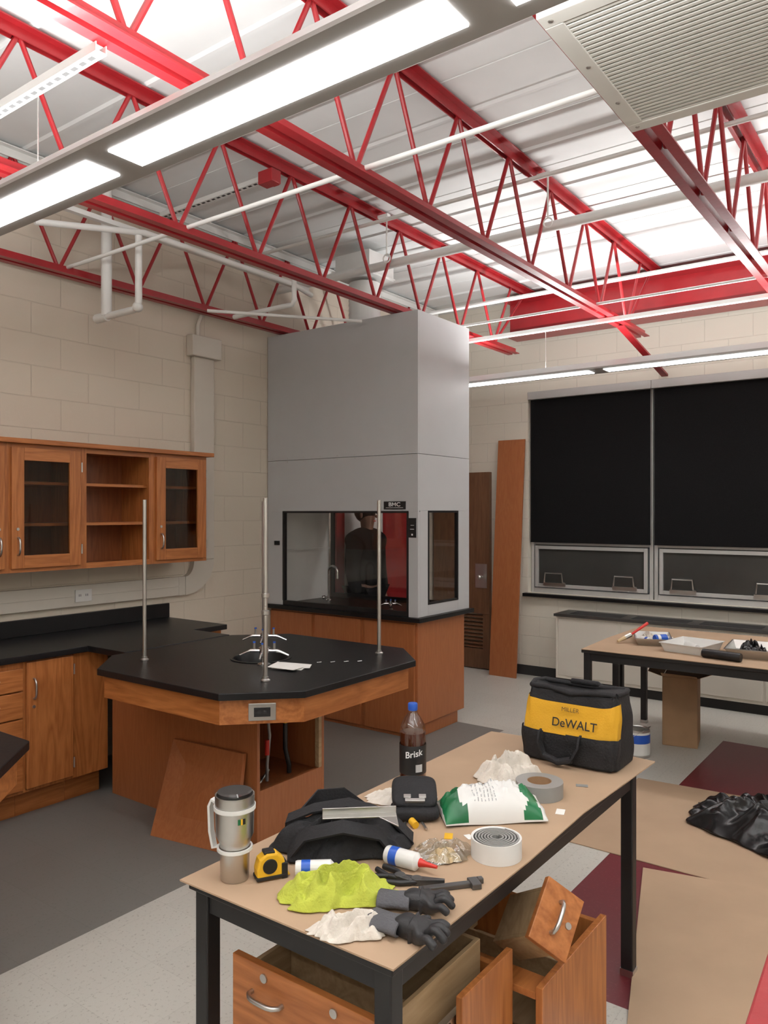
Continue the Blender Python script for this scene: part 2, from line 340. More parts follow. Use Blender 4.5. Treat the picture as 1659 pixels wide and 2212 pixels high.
# ---------------------------------------------------------------- joists, beam, deck services
def joist(y,topmat,lab,xend=6.75):
    e=thing('roof_joist',(3,y,3.22),lab,'roof joist',group='open web roof joists')
    for nm,z,s in(('bottom_chord',3.22,1),('top_chord',3.898,-1)):
        b=M(topmat if s<0 else mRed);xe=xend if s>0 else 7.22
        for k in(-1,1):
            ya,yb=sorted((y+k*.014,y+k*.06));za,zb=sorted((z,z+s*.007));b.box(-2.4,xe,ya,yb,za,zb)
            ya,yb=sorted((y+k*.014,y+k*.021));za,zb=sorted((z+s*.007,z+s*.055));b.box(-2.4,xe,ya,yb,za,zb)
        b.done(nm,e)
    k=-8
    pts=[]
    while 3.04+.6*k<6.5:
        xt=3.04+.6*k;pts.append(((xt-.3,3.245),(xt,3.87)));pts.append(((xt,3.87),(xt+.3,3.245)));k+=1
    pts.append(((6.34,3.245),(6.7,3.87)));pts.append(((6.34,3.245),(7.0,3.87)))
    for a,b_ in pts:
        if b_[0]<-.5:continue
        M(mRed).tube([(a[0],y,a[1]),(b_[0],y,b_[1])],.0125,8).done('web_member',e,smooth=40)
    return e
JY=[4.60,3.42,2.18,.98]
joist(JY[0],mWhite,'open web joist along the block wall, red below, white top chord')
for y in JY[1:]:joist(y,mRed,'red painted open web steel roof joist under the deck')
# brace
M(mRed).hexa([(6.2,2.15,3.215),(6.2,2.21,3.215),(6.2,2.21,3.2),(6.2,2.15,3.2)],[(7.39,2.15,2.99),(7.39,2.21,2.99),(7.39,2.21,2.97),(7.39,2.15,2.97)]).done('steel_brace',at=(6.8,2.18,3.1),label='red angle brace from joist chord to window wall',cat='brace')
b=M(mRed);b.box(7.0,7.3,Y0,3.66,3.47,3.487).box(7.0,7.3,Y0,3.66,3.815,3.83).box(7.14,7.155,Y0,3.66,3.487,3.815)
b.done('steel_beam',at=(7.15,0,3.47),label='deep red painted steel girder above the windows',cat='beam')
# bridging rods (white)
def rod(x,z,y0,y1,r,lab,nm='bridging_rod',cat='rod',mt=mWhite):
    return M(mt).tube([(x,y0,z),(x,y1,z)],r,10).done(nm,at=(x,y0,z),label=lab,cat=cat,smooth=40)
rod(2.79,3.27,.5,4.7,.012,'thin white bridging rod threaded through the joists')
rod(5.62,3.262,.5,4.7,.011,'thin white bridging rod threaded through the joists')
for x_ in(3.04,5.44):
    rod(x_,3.835,.5,4.7,.011,'thin white bridging rod near the roof deck')
rod(4.8,3.6,-.5,4.7,.035,'white painted pipe running across through the joists','ceiling_pipe','pipe')
rod(4.35,3.74,-.5,4.7,.014,'slim white electrical conduit across the joists','conduit','conduit')
rod(6.05,3.55,-.5,4.7,.018,'slim white electrical conduit across the joists','conduit','conduit')
# perforated struts under joists
def strut(x,y0,y1,z,lab):
    b=M(mWhite);b.box(x-.02,x+.02,y0,y1,z,z+.004).box(x-.02,x-.017,y0,y1,z+.004,z+.03).box(x+.017,x+.02,y0,y1,z+.004,z+.03)
    y=y0+.04;b.use(mGap)
    while y<y1-.04:
        b.box(x-.008,x+.008,y,y+.028,z-.001,z);y+=.05
    return b.done('strut_channel',at=(x,y0,z),label=lab,cat='strut channel')
strut(1.47,2.22,4.65,3.185,'perforated white strut channel under the joists holding lamps')
strut(5.9,-.5,3.9,3.185,'perforated white strut channel under the joists holding lamps')
strut(3.5,3.5,4.55,3.80,'short perforated strut channel near the deck')
# hanging hooks
for (x_,y_) in((4.55,3.42),(4.6,2.18)):
    b=M(mWhite).tube([(x_,y_-.09,3.86),(x_,y_-.09,3.58)],.006,6)
    b.tube([(x_,y_-.09+.03*math.sin(a),3.55-.03*math.cos(a)+.0) for a in [math.pi*2*i/12 for i in range(12)]],.006,6,closed=True).box(x_-.02,x_+.02,y_-.11,y_-.02,3.85,3.87)
    b.done('ceiling_hook',at=(x_,y_-.09,3.86),label='white ring hook hanging from the joist',cat='hook',group='ring hooks on joists',smooth=40)
# ---------------------------------------------------------------- light fixtures
def fixture(x,y1,n,z,lab):
    L=1.2;gp=.12;y0=y1-(n*L+(n+1)*gp)+gp*.5
    e=thing('pendant_light',(x,(y0+y1)/2,z),lab,'ceiling light',group='linear pendant lights')
    b=M(mFix)
    P=[(-.118,0),(.118,0),(.118,.012),(.08,.06),(-.08,.06),(-.118,.012)]
    b.hexa([(x+p,y0,z+q) for p,q in P],[(x+p,y1,z+q) for p,q in P]);b.done('housing',e)
    for i in range(n):
        yb=y1-gp*.75-i*(L+gp);M(mLens).box(x-.062,x+.062,yb-L,yb,z-.004,z).done('diffuser_lens',e)
    for yy in(y1-.9,y0+.9,(y0+y1)/2):
        M(mSteel).tube([(x,yy,z+.06),(x,yy,3.184)],.0025,6).done('suspension_cable',e)
    la=bpy.data.lights.new('uplight','AREA');la.shape='RECTANGLE';la.size=.13;la.size_y=(y1-y0)-.1;la.energy=UP;la.color=(1,.985,.97)
    lo=bpy.data.objects.new('uplight_tube',la);COL.objects.link(lo);lo.parent=e;lo.location=(0,0,.075);lo.rotation_euler=(R(180),0,0)
    return e
UP=150
fixture(1.47,3.50,5,2.81,'long linear pendant lamp with frosted white panels')
fixture(5.9,3.60,5,2.81,'long linear pendant lamp hung near the window wall')
fixture(-1.2,3.0,4,2.81,'unseen linear pendant lamp added as fill light')  # added fill lamp, out of view, brightens the camera side of the room
# ceiling vent unit
e=thing('ceiling_air_unit',(2.3,.3,3.03),'cream metal ceiling unit with fine slatted grille','air unit')
a0,a1,b0,b1=1.925,2.70,-.45,.91
f=M(mGrille);z0,z1=3.03,3.18
f.box(a0,a0+.055,b0,b1,z0,z1).box(a1-.055,a1,b0,b1,z0,z1).box(a0+.055,a1-.055,b0,b0+.055,z0,z1).box(a0+.055,a1-.055,b1-.055,b1,z0,z1).box(a0+.055,a1-.055,b0+.055,b1-.055,z1-.01,z1)
f.done('casing',e,bevel=.003)
f=M(mGrille);x_=a0+.06
while x_<a1-.06:
    f.box(x_,x_+.011,b0+.055,b1-.055,z0+.003,z0+.012);x_+=.021
f.use(mGap).box(a0+.056,a1-.056,b0+.056,b1-.056,z0+.03,z0+.032);f.done('grille',e)
for xx,yy in((a0+.03,b1-.03),(a1-.03,b1-.03),(a0+.3,b1-.03),(a0+.55,b1-.03)):M(mSteel).lathe([(0,-.003),(.006,-.002),(.008,0)],(xx,yy,z0),10).done('screw',e)
for xx in(a0+.1,a1-.1):
    for yy in(b0+.1,b1-.1):M(mSteel).tube([(xx,yy,z1),(xx,yy,3.90)],.005,6).done('hanger_rod',e)
# ---------------------------------------------------------------- fume hood
e=thing('hood_base_cabinet',(5.1,3.95,0),'cherry laminate base cabinet under the fume hood','cabinet')
M(wLam).box(4.79,5.47,3.22,4.74,.1,.88).box(4.79,5.40,3.24,4.74,0,.1).done('body',e,bevel=.002)
for y in(3.24,3.75,4.26):M(wLam).box(4.772,4.789,y,y+.47,.03,.86).done('door',e,bevel=.002)
b=M(mBlackTop).box(4.72,5.52,3.155,4.742,.882,.915);b.done('hood_worktop',at=(5.1,3.95,.882),label='black epoxy worktop inside the fume hood',cat='worktop',bevel=.003)
e=thing('fume_hood',(5.12,3.96,.916),'tall light gray fume hood enclosure with glass sash','fume hood')
hy0,hy1,hx0,hx1,hz=3.19,4.742,4.75,5.50,3.2
b=M(mGrayPanel).box(hx0,hx0+.02,hy0,hy1,2.135,hz).box(hx0+.02,hx1,hy0,hy0+.02,2.135,hz).box(hx1-.02,hx1,hy0+.02,hy1,2.135,hz).box(hx0+.02,hx1-.02,hy0+.02,hy1,hz-.02,hz)
b.done('upper_enclosure',e,bevel=.002)
b=M(mGrayPanel).box(hx0,hx0+.02,hy0,hy1,1.70,2.132).box(hx0+.02,hx1,hy0,hy0+.02,1.71,2.132).box(hx1-.02,hx1,hy0+.02,hy1,1.71,2.132)
b.box(hx0,hx0+.05,4.565,hy1,.916,1.70).box(hx0,hx0+.03,hy0+.0,3.275,.916,1.70)
b.box(4.78,4.885,hy0,hy0+.03,.916,1.71).box(5.325,hx1,hy0,hy0+.03,.916,1.71).box(4.885,5.325,hy0,hy0+.03,.916,1.0)
b.done('lower_enclosure',e,bevel=.002)
b=M(mBlack).box(hx0+.001,hx0+.035,3.276,4.564,.917,.955).box(hx0-.002,hx0+.03,4.545,4.566,.955,1.70).box(hx0-.002,hx0+.03,3.274,3.292,.955,1.70).box(hx0-.002,hx0+.03,3.274,4.566,1.692,1.708)
b.done('sash_frame',e)
b=M(mBlack).box(4.885,4.9,hy0-.003,hy0+.025,1.0,1.71).box(5.31,5.325,hy0-.003,hy0+.025,1.0,1.71).box(4.9,5.31,hy0-.003,hy0+.025,1.0,1.015).box(4.9,5.31,hy0-.003,hy0+.025,1.695,1.71);b.done('side_window_frame',e)
M(mGlass).box(hx0+.012,hx0+.016,3.292,4.545,.956,1.692).done('glass_sash',e)
M(mGlass).box(4.9,5.31,hy0+.008,hy0+.012,1.015,1.695).done('side_glass',e)
b=M(mWhite).box(hx0+.055,5.46,4.66,4.675,.917,1.95).box(hx0+.055,5.46,hy0+.035,4.66,1.95,1.965);b.box(hx0+.06,5.46,4.645,4.66,1.36,1.375);b.done('interior_liner',e,label='white interior liner')
b=M(mBlack).box(5.462,5.478,hy0+.035,4.64,.917,.96).box(5.462,5.478,4.60,4.64,.96,1.9).box(5.462,5.478,hy0+.035,hy0+.06,.96,1.9);b.done('rear_window_frame',e)
M(mGlass).box(5.468,5.472,hy0+.06,4.60,.96,1.9).done('rear_glass',e)
for i in range(9):
    yy=3.25+i*.18
    for zz in(2.12,2.15):M(mSteel).box(hx0-.002,hx0,yy-.004,yy+.004,zz-.004,zz+.004).done('screw',e)
M(mBlack).box(hx0-.006,hx0,3.30,3.50,1.72,1.78).done('name_plate',e,label='black name plate with white letters')
text('BMC',.042,FX(hx0-.0065,3.40,1.756),mWTxt,e,sx=1.3);M(mWTxt).box(hx0-.0066,hx0-.006,3.32,3.48,1.731,1.734).done('plate_underline',e)
M(mBlack).box(hx0-.008,hx0,3.205,3.268,1.51,1.655).done('control_panel',e,label='black airflow control panel');M(mWTxt).box(hx0-.009,hx0-.008,3.22,3.255,1.57,1.574).box(hx0-.009,hx0-.008,3.22,3.25,1.60,1.603).box(hx0-.009,hx0-.008,3.23,3.243,1.525,1.538).done('panel_markings',e)
M(mBlack).box(hx0-.01,hx0,4.60,4.655,1.42,1.455).done('hood_switch',e)
# fixtures in hood
def gooseneck(x,y,z,lab):
    e=thing('laboratory_faucet',(x,y,z),lab,'faucet')
    pts=[(x,y,z),(x,y,z+.26)]+[(x,y-.05+.05*math.cos(a),z+.26+.05*math.sin(a)) for a in [math.pi*i/8 for i in range(1,9)]]+[(x,y-.1,z+.2)]
    M(mChrome).tube(pts,.011,10).done('spout',e,smooth=50)
    M(mChrome).lathe([(0,0),(.025,0),(.025,.01),(.016,.02),(.016,.05),(0,.05)],(x,y,z)).done('base',e,smooth=40)
    M(mChrome).tube([(x-.07,y,z+.035),(x+.02,y,z+.035)],.008,8).ball((x-.07,y,z+.035),.014).box(x-.09,x-.05,y-.004,y+.004,z+.045,z+.053).done('valve_handle',e,smooth=40)
gooseneck(5.2,4.44,.916,'chrome gooseneck faucet inside the fume hood')
def turret(x,y,z,lab,s=1):
    e=thing('gas_turret',(x,y,z),lab,'gas valve',group='service turrets')
    M(mChrome).lathe([(0,0),(.03*s,0),(.03*s,.008),(.014*s,.016),(.014*s,.05*s),(.022*s,.055*s),(.022*s,.075*s),(.01*s,.085*s),(0,.088*s)],(x,y,z)).done('base',e,smooth=40)
    for k in range(4):
        a=k*math.pi/2+.6;c_,s_=math.cos(a),math.sin(a)
        M(mChrome).tube([(x+c_*.02*s,y+s_*.02*s,z+.065*s),(x+c_*.06*s,y+s_*.06*s,z+.065*s),(x+c_*.075*s,y+s_*.075*s,z+.06*s),(x+c_*.11*s,y+s_*.11*s,z+.045*s)],[.009,.009,.006,.0045],8).done('nozzle',e,smooth=40)
        M(mSteel).tube([(x+c_*.045*s,y+s_*.045*s,z+.07*s),(x+c_*.045*s,y+s_*.045*s,z+.10*s)],.006,8).use(mBlue).tube([(x+c_*.045*s,y+s_*.045*s,z+.10*s),(x+c_*.045*s,y+s_*.045*s,z+.106*s)],.007,8).done('valve_handle',e,label='steel stem with blue cap')
turret(5.0,3.62,.916,'chrome gas turret inside the fume hood',.8)
# duct + box
b=M(mWhite);b.lathe([(.13,0),(.13,.1)]+[(.13+(.006 if i%2 else 0),.1+i*.02) for i in range(16)]+[(.13,.42)],(5.15,4.0,3.20));b.done('exhaust_duct',at=(5.15,4.0,3.2),label='white flexible round exhaust duct on the hood',cat='duct',smooth=40)
b=M(mWhite).box(4.98,5.32,3.82,4.18,3.65,3.84).box(4.97,5.33,3.81,4.19,3.66,3.67);b.done('duct_box',at=(5.15,4.0,3.62),label='white sheet metal duct box above the hood',cat='duct box',bevel=.004)
# ---------------------------------------------------------------- person behind the hood
px,py=5.80,4.49
e=thing('person',(px,py,0),'standing person in black jacket and dark trousers behind glass','person',rz=0)
mSkin=mat('skin',(.30,.17,.12),.5)
mJack=mat('black_jacket_cloth',(.004,.004,.005),.9,spec=.15)
def P(dx,dy,z):return (px+dy*.9,py+dx,z)
V=[P(0,0,.98),P(0,0,1.12),P(0,0,1.32),P(0,0,1.46),P(-.01,0,1.54),P(-.02,0,1.62),P(-.02,0,1.72),
   P(0,.18,1.43),P(0,.23,1.16),P(-.06,.23,.92),P(-.08,.23,.84),
   P(0,-.18,1.43),P(0,-.23,1.16),P(-.06,-.23,.92),P(-.08,-.23,.84),
   P(0,.09,.92),P(0,.1,.5),P(.02,.1,.1),P(-.12,.11,.04),
   P(0,-.09,.92),P(0,-.1,.5),P(.02,-.1,.1),P(-.12,-.11,.04)]
E=[(0,1),(1,2),(2,3),(3,4),(4,5),(5,6),(3,7),(7,8),(8,9),(9,10),(3,11),(11,12),(12,13),(13,14),(0,15),(15,16),(16,17),(17,18),(0,19),(19,20),(20,21),(21,22)]
Rd=[.11,.10,.10,.075,.05,.08,.078,.040,.035,.028,.033,.040,.035,.028,.033,.075,.055,.042,.04,.075,.055,.042,.04]
n=len(V)
for sgn,hi in((1,10),(-1,14)):
    for k,(dx,l) in enumerate(((-.03,.075),(-.012,.085),(.008,.08),(.026,.065))):
        V.append(P(-.08+dx,.23*sgn,.79));V.append(P(-.09+dx,.22*sgn,.79-l));E+= [(hi,n),(n,n+1)];Rd+=[.009,.008];n+=2
    V.append(P(-.12,.2*sgn,.82));V.append(P(-.14,.19*sgn,.77));E+=[(hi,n),(n,n+1)];Rd+=[.01,.009];n+=2
skinmesh('body',V,E,Rd,mSkin,parent=e)
JV=[V[0],V[1],V[2],V[3],V[7],V[8],V[9],V[11],V[12],V[13],P(-.01,0,1.575)];JE=[(0,1),(1,2),(2,3),(3,4),(4,5),(5,6),(3,7),(7,8),(8,9),(3,10)]
skinmesh('jacket',JV,JE,[.155,.15,.165,.14,.10,.075,.055,.10,.075,.055,.085],mJack,parent=e,label='black jacket with high collar')
TV=[V[0],V[15],V[16],V[17],V[19],V[20],V[21]];skinmesh('trousers',TV,[(0,1),(1,2),(2,3),(0,4),(4,5),(5,6)],[.14,.10,.075,.058,.10,.075,.058],mJack,parent=e)
M(mBlack).ball((px,py+.012,1.72),.112,(.88,1.02,1.12)).done('hair',e,smooth=60,label='short dark hair')
M(mSkin).ball((px,py-.125,1.66),.014,(.7,1,1.2)).ball((px+.098,py-.02,1.67),.025,(.4,.6,1.2)).ball((px-.098,py-.02,1.67),.025,(.4,.6,1.2)).use(mDarkTxt).ball((px+.032,py-.108,1.69),.01).ball((px-.032,py-.108,1.69),.01).use(mRedP).ball((px,py-.105,1.615),.018,(1.2,.5,.3)).done('face_features',e,smooth=60)
# ---------------------------------------------------------------- wall cabinets (upper)
def pull(parent,p,d,L=.1,out=(0,-1,0),mt=mSteel,lab=None):
    p=Vector(p);d=Vector(d);o=Vector(out);pts=[p-d*L/2]
    for i in range(9):
        t=-1+2*i/8;pts.append(p+d*(L/2)*t+o*(.028*(1-t**4*.55)))
    pts.append(p+d*L/2)
    return M(mt).tube(pts,.006,8).done('handle',parent,smooth=60,label=lab or 'curved satin metal pull')
UZ0,UZ1,UY=1.345,2.10,4.42
def upper(x0,x1,kind,lab,hside=1):
    e=thing('wall_cabinet',((x0+x1)/2,UY,UZ0),lab,'wall cabinet',group='oak wall cabinets')
    b=M(wX);t=.018
    b.box(x0,x1,UY,4.735,UZ0,UZ0+t).box(x0,x1,UY,4.735,UZ1-t,UZ1).use(wZ).box(x0,x0+t,UY,4.735,UZ0+t,UZ1-t).box(x1-t,x1,UY,4.735,UZ0+t,UZ1-t).use(wIn).box(x0+t,x1-t,4.725,4.735,UZ0+t,UZ1-t)
    b.done('body',e,bevel=.001)
    for z in(UZ0+.27,UZ0+.52):M(wX).box(x0+t,x1-t,UY+.02,4.725,z,z+.018).done('shelf',e)
    b=M(wZ).box(x0,x0+.03,UY-.018,UY,UZ0,UZ1).box(x1-.03,x1,UY-.018,UY,UZ0,UZ1).use(wX).box(x0+.03,x1-.03,UY-.018,UY,UZ0,UZ0+.035).box(x0+.03,x1-.03,UY-.018,UY,UZ1-.03,UZ1)
    b.done('face_frame',e)
    if kind=='glass':
        X_,Y_=x0+.02,x1-.02;ya,yb=UY-.038,UY-.019;z0,z1=UZ0+.025,UZ1-.022;r=.075
        b=M(wZ).box(X_,X_+r,ya,yb,z0,z1).box(Y_-r,Y_,ya,yb,z0,z1).use(wX).box(X_+r,Y_-r,ya,yb,z0,z0+r).box(X_+r,Y_-r,ya,yb,z1-r,z1)
        d=b.done('door',e,bevel=.002);M(mGlassC).box(X_+r,Y_-r,yb-.008,yb-.004,z0+r,z1-r).done('glass_pane',d)
        hx=X_+.035 if hside<0 else Y_-.035
        pull(d,(hx,ya,z0+.13),(0,0,1))
        M(mSteel).tube([(hx,ya,z0+.23),(hx,ya-.004,z0+.23)],.009,12).done('lock',d)
        hx2=Y_+.004 if hside<0 else X_-.004
        for zz in(z0+.1,z1-.1):M(mSteel).tube([(hx2,ya-.003,zz-.03),(hx2,ya-.003,zz+.03)],.005,8).done('hinge',d)
    return e
upper(3.31,3.78,'glass','oak wall cabinet with glass door beside open shelves',-1)
upper(2.78,3.31,'open','open oak wall cabinet with two shelves')
upper(2.30,2.78,'glass','oak wall cabinet with glass door and satin pull',-1)
upper(1.82,2.30,'glass','oak wall cabinet with glass door and satin pull',1)
upper(1.34,1.82,'glass','oak wall cabinet with glass door and satin pull',-1)
M(wX).box(1.30,3.82,4.36,4.742,UZ1+.001,UZ1+.03).done('cap_board',at=(2.6,4.5,UZ1),label='oak cap board lying across the wall cabinets',cat='cap board',bevel=.003)
# raceway
e=thing('cable_raceway',(3.6,4.74,1.13),'beige surface cable raceway rising up the block wall','cable raceway')
M(mTaup).box(0,3.78,4.71,4.748,1.07,1.21).box(0,3.78,4.706,4.71,1.135,1.142).done('horizontal_raceway',e,bevel=.006)
M(mTaup).box(3.92,4.12,4.70,4.748,1.33,2.9).done('vertical_raceway',e,bevel=.008)
b=M(mTaup);n=12;I=[];O=[]
for i in range(n+1):
    a=-math.pi/2+math.pi/2*i/n;O.append((3.84+.28*math.cos(a),1.33+.26*math.sin(a)));I.append((3.84+.08*math.cos(a),1.33+.12*math.sin(a)))
for i in range(n):
    q=[I[i],O[i],O[i+1],I[i+1]];b.hexa([(p_[0],4.748,p_[1]) for p_ in q],[(p_[0],4.705,p_[1]) for p_ in q])
b.box(3.78,3.84,4.71,4.748,1.07,1.21);b.done('elbow',e)
M(mTaup).box(3.88,4.17,4.67,4.748,2.9,3.06).done('junction_box',e,bevel=.005)
M(mTaup).tube([(3.97,4.72,3.06),(3.97,4.72,3.15),(4.0,4.72,3.22),(4.06,4.71,3.27),(4.1,4.71,3.4)],.016,10).done('conduit_stub',e,smooth=60)
b=M(mWP).box(2.92,3.04,4.70,4.706,1.10,1.18).use(mDarkTxt)
for xx in(2.945,2.995):
    for q in(0,.012):b.box(xx+q,xx+q+.003,4.699,4.70,1.135,1.15)
b.done('outlet_plate',e,label='white duplex outlet')
# pipes by wall
e=thing('drain_pipe',(2.985,4.3,3.0),'white painted pipe loop hanging from the joists','pipe')
M(mWhite).tube([(2.985,4.45,3.915),(2.985,4.45,2.98)],.034,12).done('riser_pipe',e,smooth=40)
M(mWhite).tube([(2.985,4.44,2.975),(2.985,4.16,2.975),(2.985,4.125,2.985),(2.985,4.11,3.02),(2.985,4.11,3.43)],.022,12).tube([(2.985,4.56,2.975),(2.985,4.44,2.975)],.03,12).ball((2.985,4.12,2.985),.033).done('branch_pipe',e,smooth=40)
M(mWhite).tube([(2.4,4.28,3.38),(3.03,4.11,3.46),(4.4,4.11,3.46),(4.7,4.2,3.46)],.02,10).done('ceiling_pipe',at=(3.2,4.2,3.4),label='white pipe run between joists near the block wall',cat='pipe',smooth=60)
M(mWhite).box(2.5,4.72,4.24,4.28,3.50,3.53).done('strut_channel',at=(3.5,4.26,3.5),label='white painted strut beside the block wall',cat='strut channel')
b=M(mWhite).tube([(4.05,4.40,3.18),(4.05,3.95,3.18),(4.05,3.80,3.18),(4.05,3.78,3.21),(4.05,3.78,3.4)],.018,10).tube([(3.7,4.3,3.14),(4.6,3.6,3.14)],.012,8)
b.done('ceiling_pipe',at=(4.05,4.1,3.2),label='bent white pipe with elbow ahead of the hood',cat='pipe',smooth=60)
M(mRed).box(3.38,3.46,3.34,3.46,3.72,3.80).box(3.44,3.50,3.39,3.44,3.74,3.78).done('beam_clamp',at=(3.43,3.42,3.7),label='small red clamp box on the joist',cat='clamp',bevel=.004)
# ---------------------------------------------------------------- base cabinets + worktops
M(mBlackTop).prism([(0,4.09),(2.62,4.09),(2.62,3.735),(3.40,3.735),(3.40,4.09),(3.70,4.09),(3.70,4.742),(0,4.742)],.88,.915).box(0,3.70,4.718,4.742,.915,1.02).done('wall_worktop',at=(2,4.4,.88),label='black epoxy wall worktop with backsplash and peninsula',cat='worktop',bevel=.003)
def basecab(x0,x1,kind,lab):
    e=thing('base_cabinet',((x0+x1)/2,4.4,0),lab,'base cabinet',group='oak base cabinets')
    M(wZ).box(x0+.0005,x1-.0005,4.13,4.735,.15,.878).use(wX).box(x0+.0005,x1-.0005,4.22,4.735,0,.15).done('body',e,bevel=.001)
    ya,yb=4.11,4.129
    if kind=='drawers':
        z=.17
        for h in(.2,.2,.15,.13):
            d=M(wX).box(x0+.01,x1-.01,ya,yb,z,z+h-.008).done('drawer',e,bevel=.003);pull(d,((x0+x1)/2,ya,z+h*.55),(1,0,0));z+=h
    elif kind=='door':
        d=M(wZ).box(x0+.01,x1-.01,ya,yb,.17,.868).done('door',e,bevel=.003);pull(d,(x0+.05,ya,.72),(0,0,1),.11)
        M(mSteel).tube([(x0+.05,ya,.62),(x0+.05,ya-.004,.62)],.009,12).done('lock',d)
        for zz in(.25,.79):M(mSteel).tube([(x1-.007,ya-.003,zz-.03),(x1-.007,ya-.003,zz+.03)],.005,8).done('hinge',d)
basecab(.9,1.4,'door','oak base cabinet with single door');basecab(1.4,1.85,'drawers','oak base cabinet with stacked drawers');basecab(1.85,2.25,'drawers','oak base cabinet with stacked drawers');basecab(2.25,2.55,'door','narrow oak base cabinet door with satin pull');basecab(2.55,2.78,'panel','oak corner filler cabinet beside the island')
basecab(3.32,3.68,'panel','oak end cabinet below the wall worktop')
# islands
def octo(x0,x1,y0,y1,c):return [(x0+c,y0),(x1-c,y0),(x1,y0+c),(x1,y1-c),(x1-c,y1),(x0+c,y1),(x0,y1-c),(x0,y0+c)]
def island(ox,lab,full=True):
    cx,cy=2.97+ox,3.015;x0,x1,y0,y1=2.27+ox,3.67+ox,2.30,3.73
    e=thing('island_worktop',(cx,cy,.88),lab,'worktop',group='octagonal island worktops')
    poly=octo(x0,x1,y0,y1,.265);rs=.15
    ang=sorted(set([round(2*math.pi*i/48,5) for i in range(48)]+[round(math.atan2(p[1]-cy,p[0]-cx)%(2*math.pi),5) for p in poly]))
    def hit(a):
        d=(math.cos(a),math.sin(a));best=9
        for i in range(8):
            p,q=poly[i],poly[(i+1)%8];ex,ey=q[0]-p[0],q[1]-p[1];den=d[0]*ey-d[1]*ex
            if abs(den)<1e-9:continue
            t=((p[0]-cx)*ey-(p[1]-cy)*ex)/den;u=((p[0]-cx)*d[1]-(p[1]-cy)*d[0])/den
            if t>0 and -1e-4<=u<=1.0001:best=min(best,t)
        return (cx+d[0]*best,cy+d[1]*best)
    b=M(mBlackTop);R4=[]
    for a in ang:
        o=hit(a);i=(cx+rs*math.cos(a),cy+rs*math.sin(a));R4.append([b.v((*o,.88)),b.v((*o,.912)),b.v((*i,.912)),b.v((*i,.88))])
    n=len(R4)
    for i in range(n):
        A,B=R4[i],R4[(i+1)%n]
        for k in range(4):b.f([A[k],B[k],B[(k+1)%4],A[(k+1)%4]])
    b.done('worktop_slab',e,bevel=.003)
    M(mBlackTop).lathe([(.165,.033),(.165,.036),(.148,.036),(.145,.03),(.13,-.08),(.02,-.10),(0,-.10)],(cx,cy,.88),40).done('sink_bowl',e,smooth=40,label='round black cup sink')
    k=thing('lab_island',(cx,cy,0),'oak lab island base carrying the octagonal worktop','lab island',group='oak lab islands')
    ip=octo(x0+.03,x1-.03,y0+.03,y1-.02,.262);op=octo(x0+.05,x1-.05,y0+.05,y1-.04,.255)
    b=M(wX)
    for i in range(8):
        p,q,p2,q2=ip[i],ip[(i+1)%8],op[i],op[(i+1)%8]
        b.use(wY if abs(p[0]-q[0])<.01 else wX)
        b.hexa([(p[0],p[1],.765),(q[0],q[1],.765),(q2[0],q2[1],.765),(p2[0],p2[1],.765)],[(p[0],p[1],.878),(q[0],q[1],.878),(q2[0],q2[1],.878),(p2[0],p2[1],.878)])
    b.done('apron',k)
    bx0,bx1,by0,by1=2.79+ox,3.31+ox,2.86,4.10
    b=M(wLam).box(bx0,bx0+.02,by0,by1,.0,.76).box(bx1-.02,bx1,by0,by1,.0,.76).box(bx0+.02,bx1-.02,by0,by0+.02,.0,.27).box(bx0+.02,bx1-.02,by0,by0+.02,.745,.76).use(wIn).box(bx0+.02,bx1-.02,by0+.4,by0+.415,.0,.76).box(bx0+.02,bx1-.02,by0+.02,by0+.4,.24,.255)
    b.use(wPale).box(bx1-.045,bx1-.02,by0-.0,by0+.03,.27,.745);b.done('base_cabinet',k,bevel=.002)
    if full:
        b=M(mHose).tube([(bx0+.10,by0+.2,.76),(bx0+.11,by0+.15,.70),(bx0+.17,by0+.1,.62),(bx0+.19,by0+.1,.5),(bx0+.17,by0+.1,.35),(bx0+.17,by0+.1,.26)],.009,8).done('supply_hose',k,smooth=60,label='gray braided supply hose')
        b=M(mYel).tube([(bx0+.27,by0+.2,.76),(bx0+.29,by0+.12,.70),(bx0+.31,by0+.1,.62),(bx0+.31,by0+.1,.54)],.011,8).use(mBlack).tube([(bx0+.31,by0+.1,.54),(bx0+.31,by0+.1,.4),(bx0+.34,by0+.1,.3),(bx0+.34,by0+.1,.26)],.013,8).done('gas_hose',k,smooth=60,label='yellow gas hose with black fitting')
        b=M(mRedP).tube([(bx0+.17,by0+.1,.48),(bx0+.17,by0+.1,.40)],.013,10).use(mSteel).tube([(bx0+.22,by0+.14,.3),(bx0+.13,by0+.12,.25)],.008,8).done('hose_fitting',k,smooth=60)
        m1=((ip[7][0]+ip[0][0])/2,(ip[7][1]+ip[0][1])/2)
        T=Matrix.Translation((m1[0],m1[1],.818))@Matrix.Rotation(R(-45),4,'Z')
        M(mSteel,T).box(-.06,.06,-.008,-.001,-.038,.038).done('outlet_cover',k,bevel=.002,label='steel outlet cover plate')
        M(mBlack,T).box(-.036,.036,-.012,-.008,-.02,.02).use(mGap).box(-.02,-.005,-.0125,-.012,-.008,.008).box(.005,.02,-.0125,-.012,-.008,.008).done('outlet_socket',k)
    return e
island(0,'black octagonal island worktop with round sink in the middle');island(-2.25,'black octagonal worktop of the neighbouring island',False)
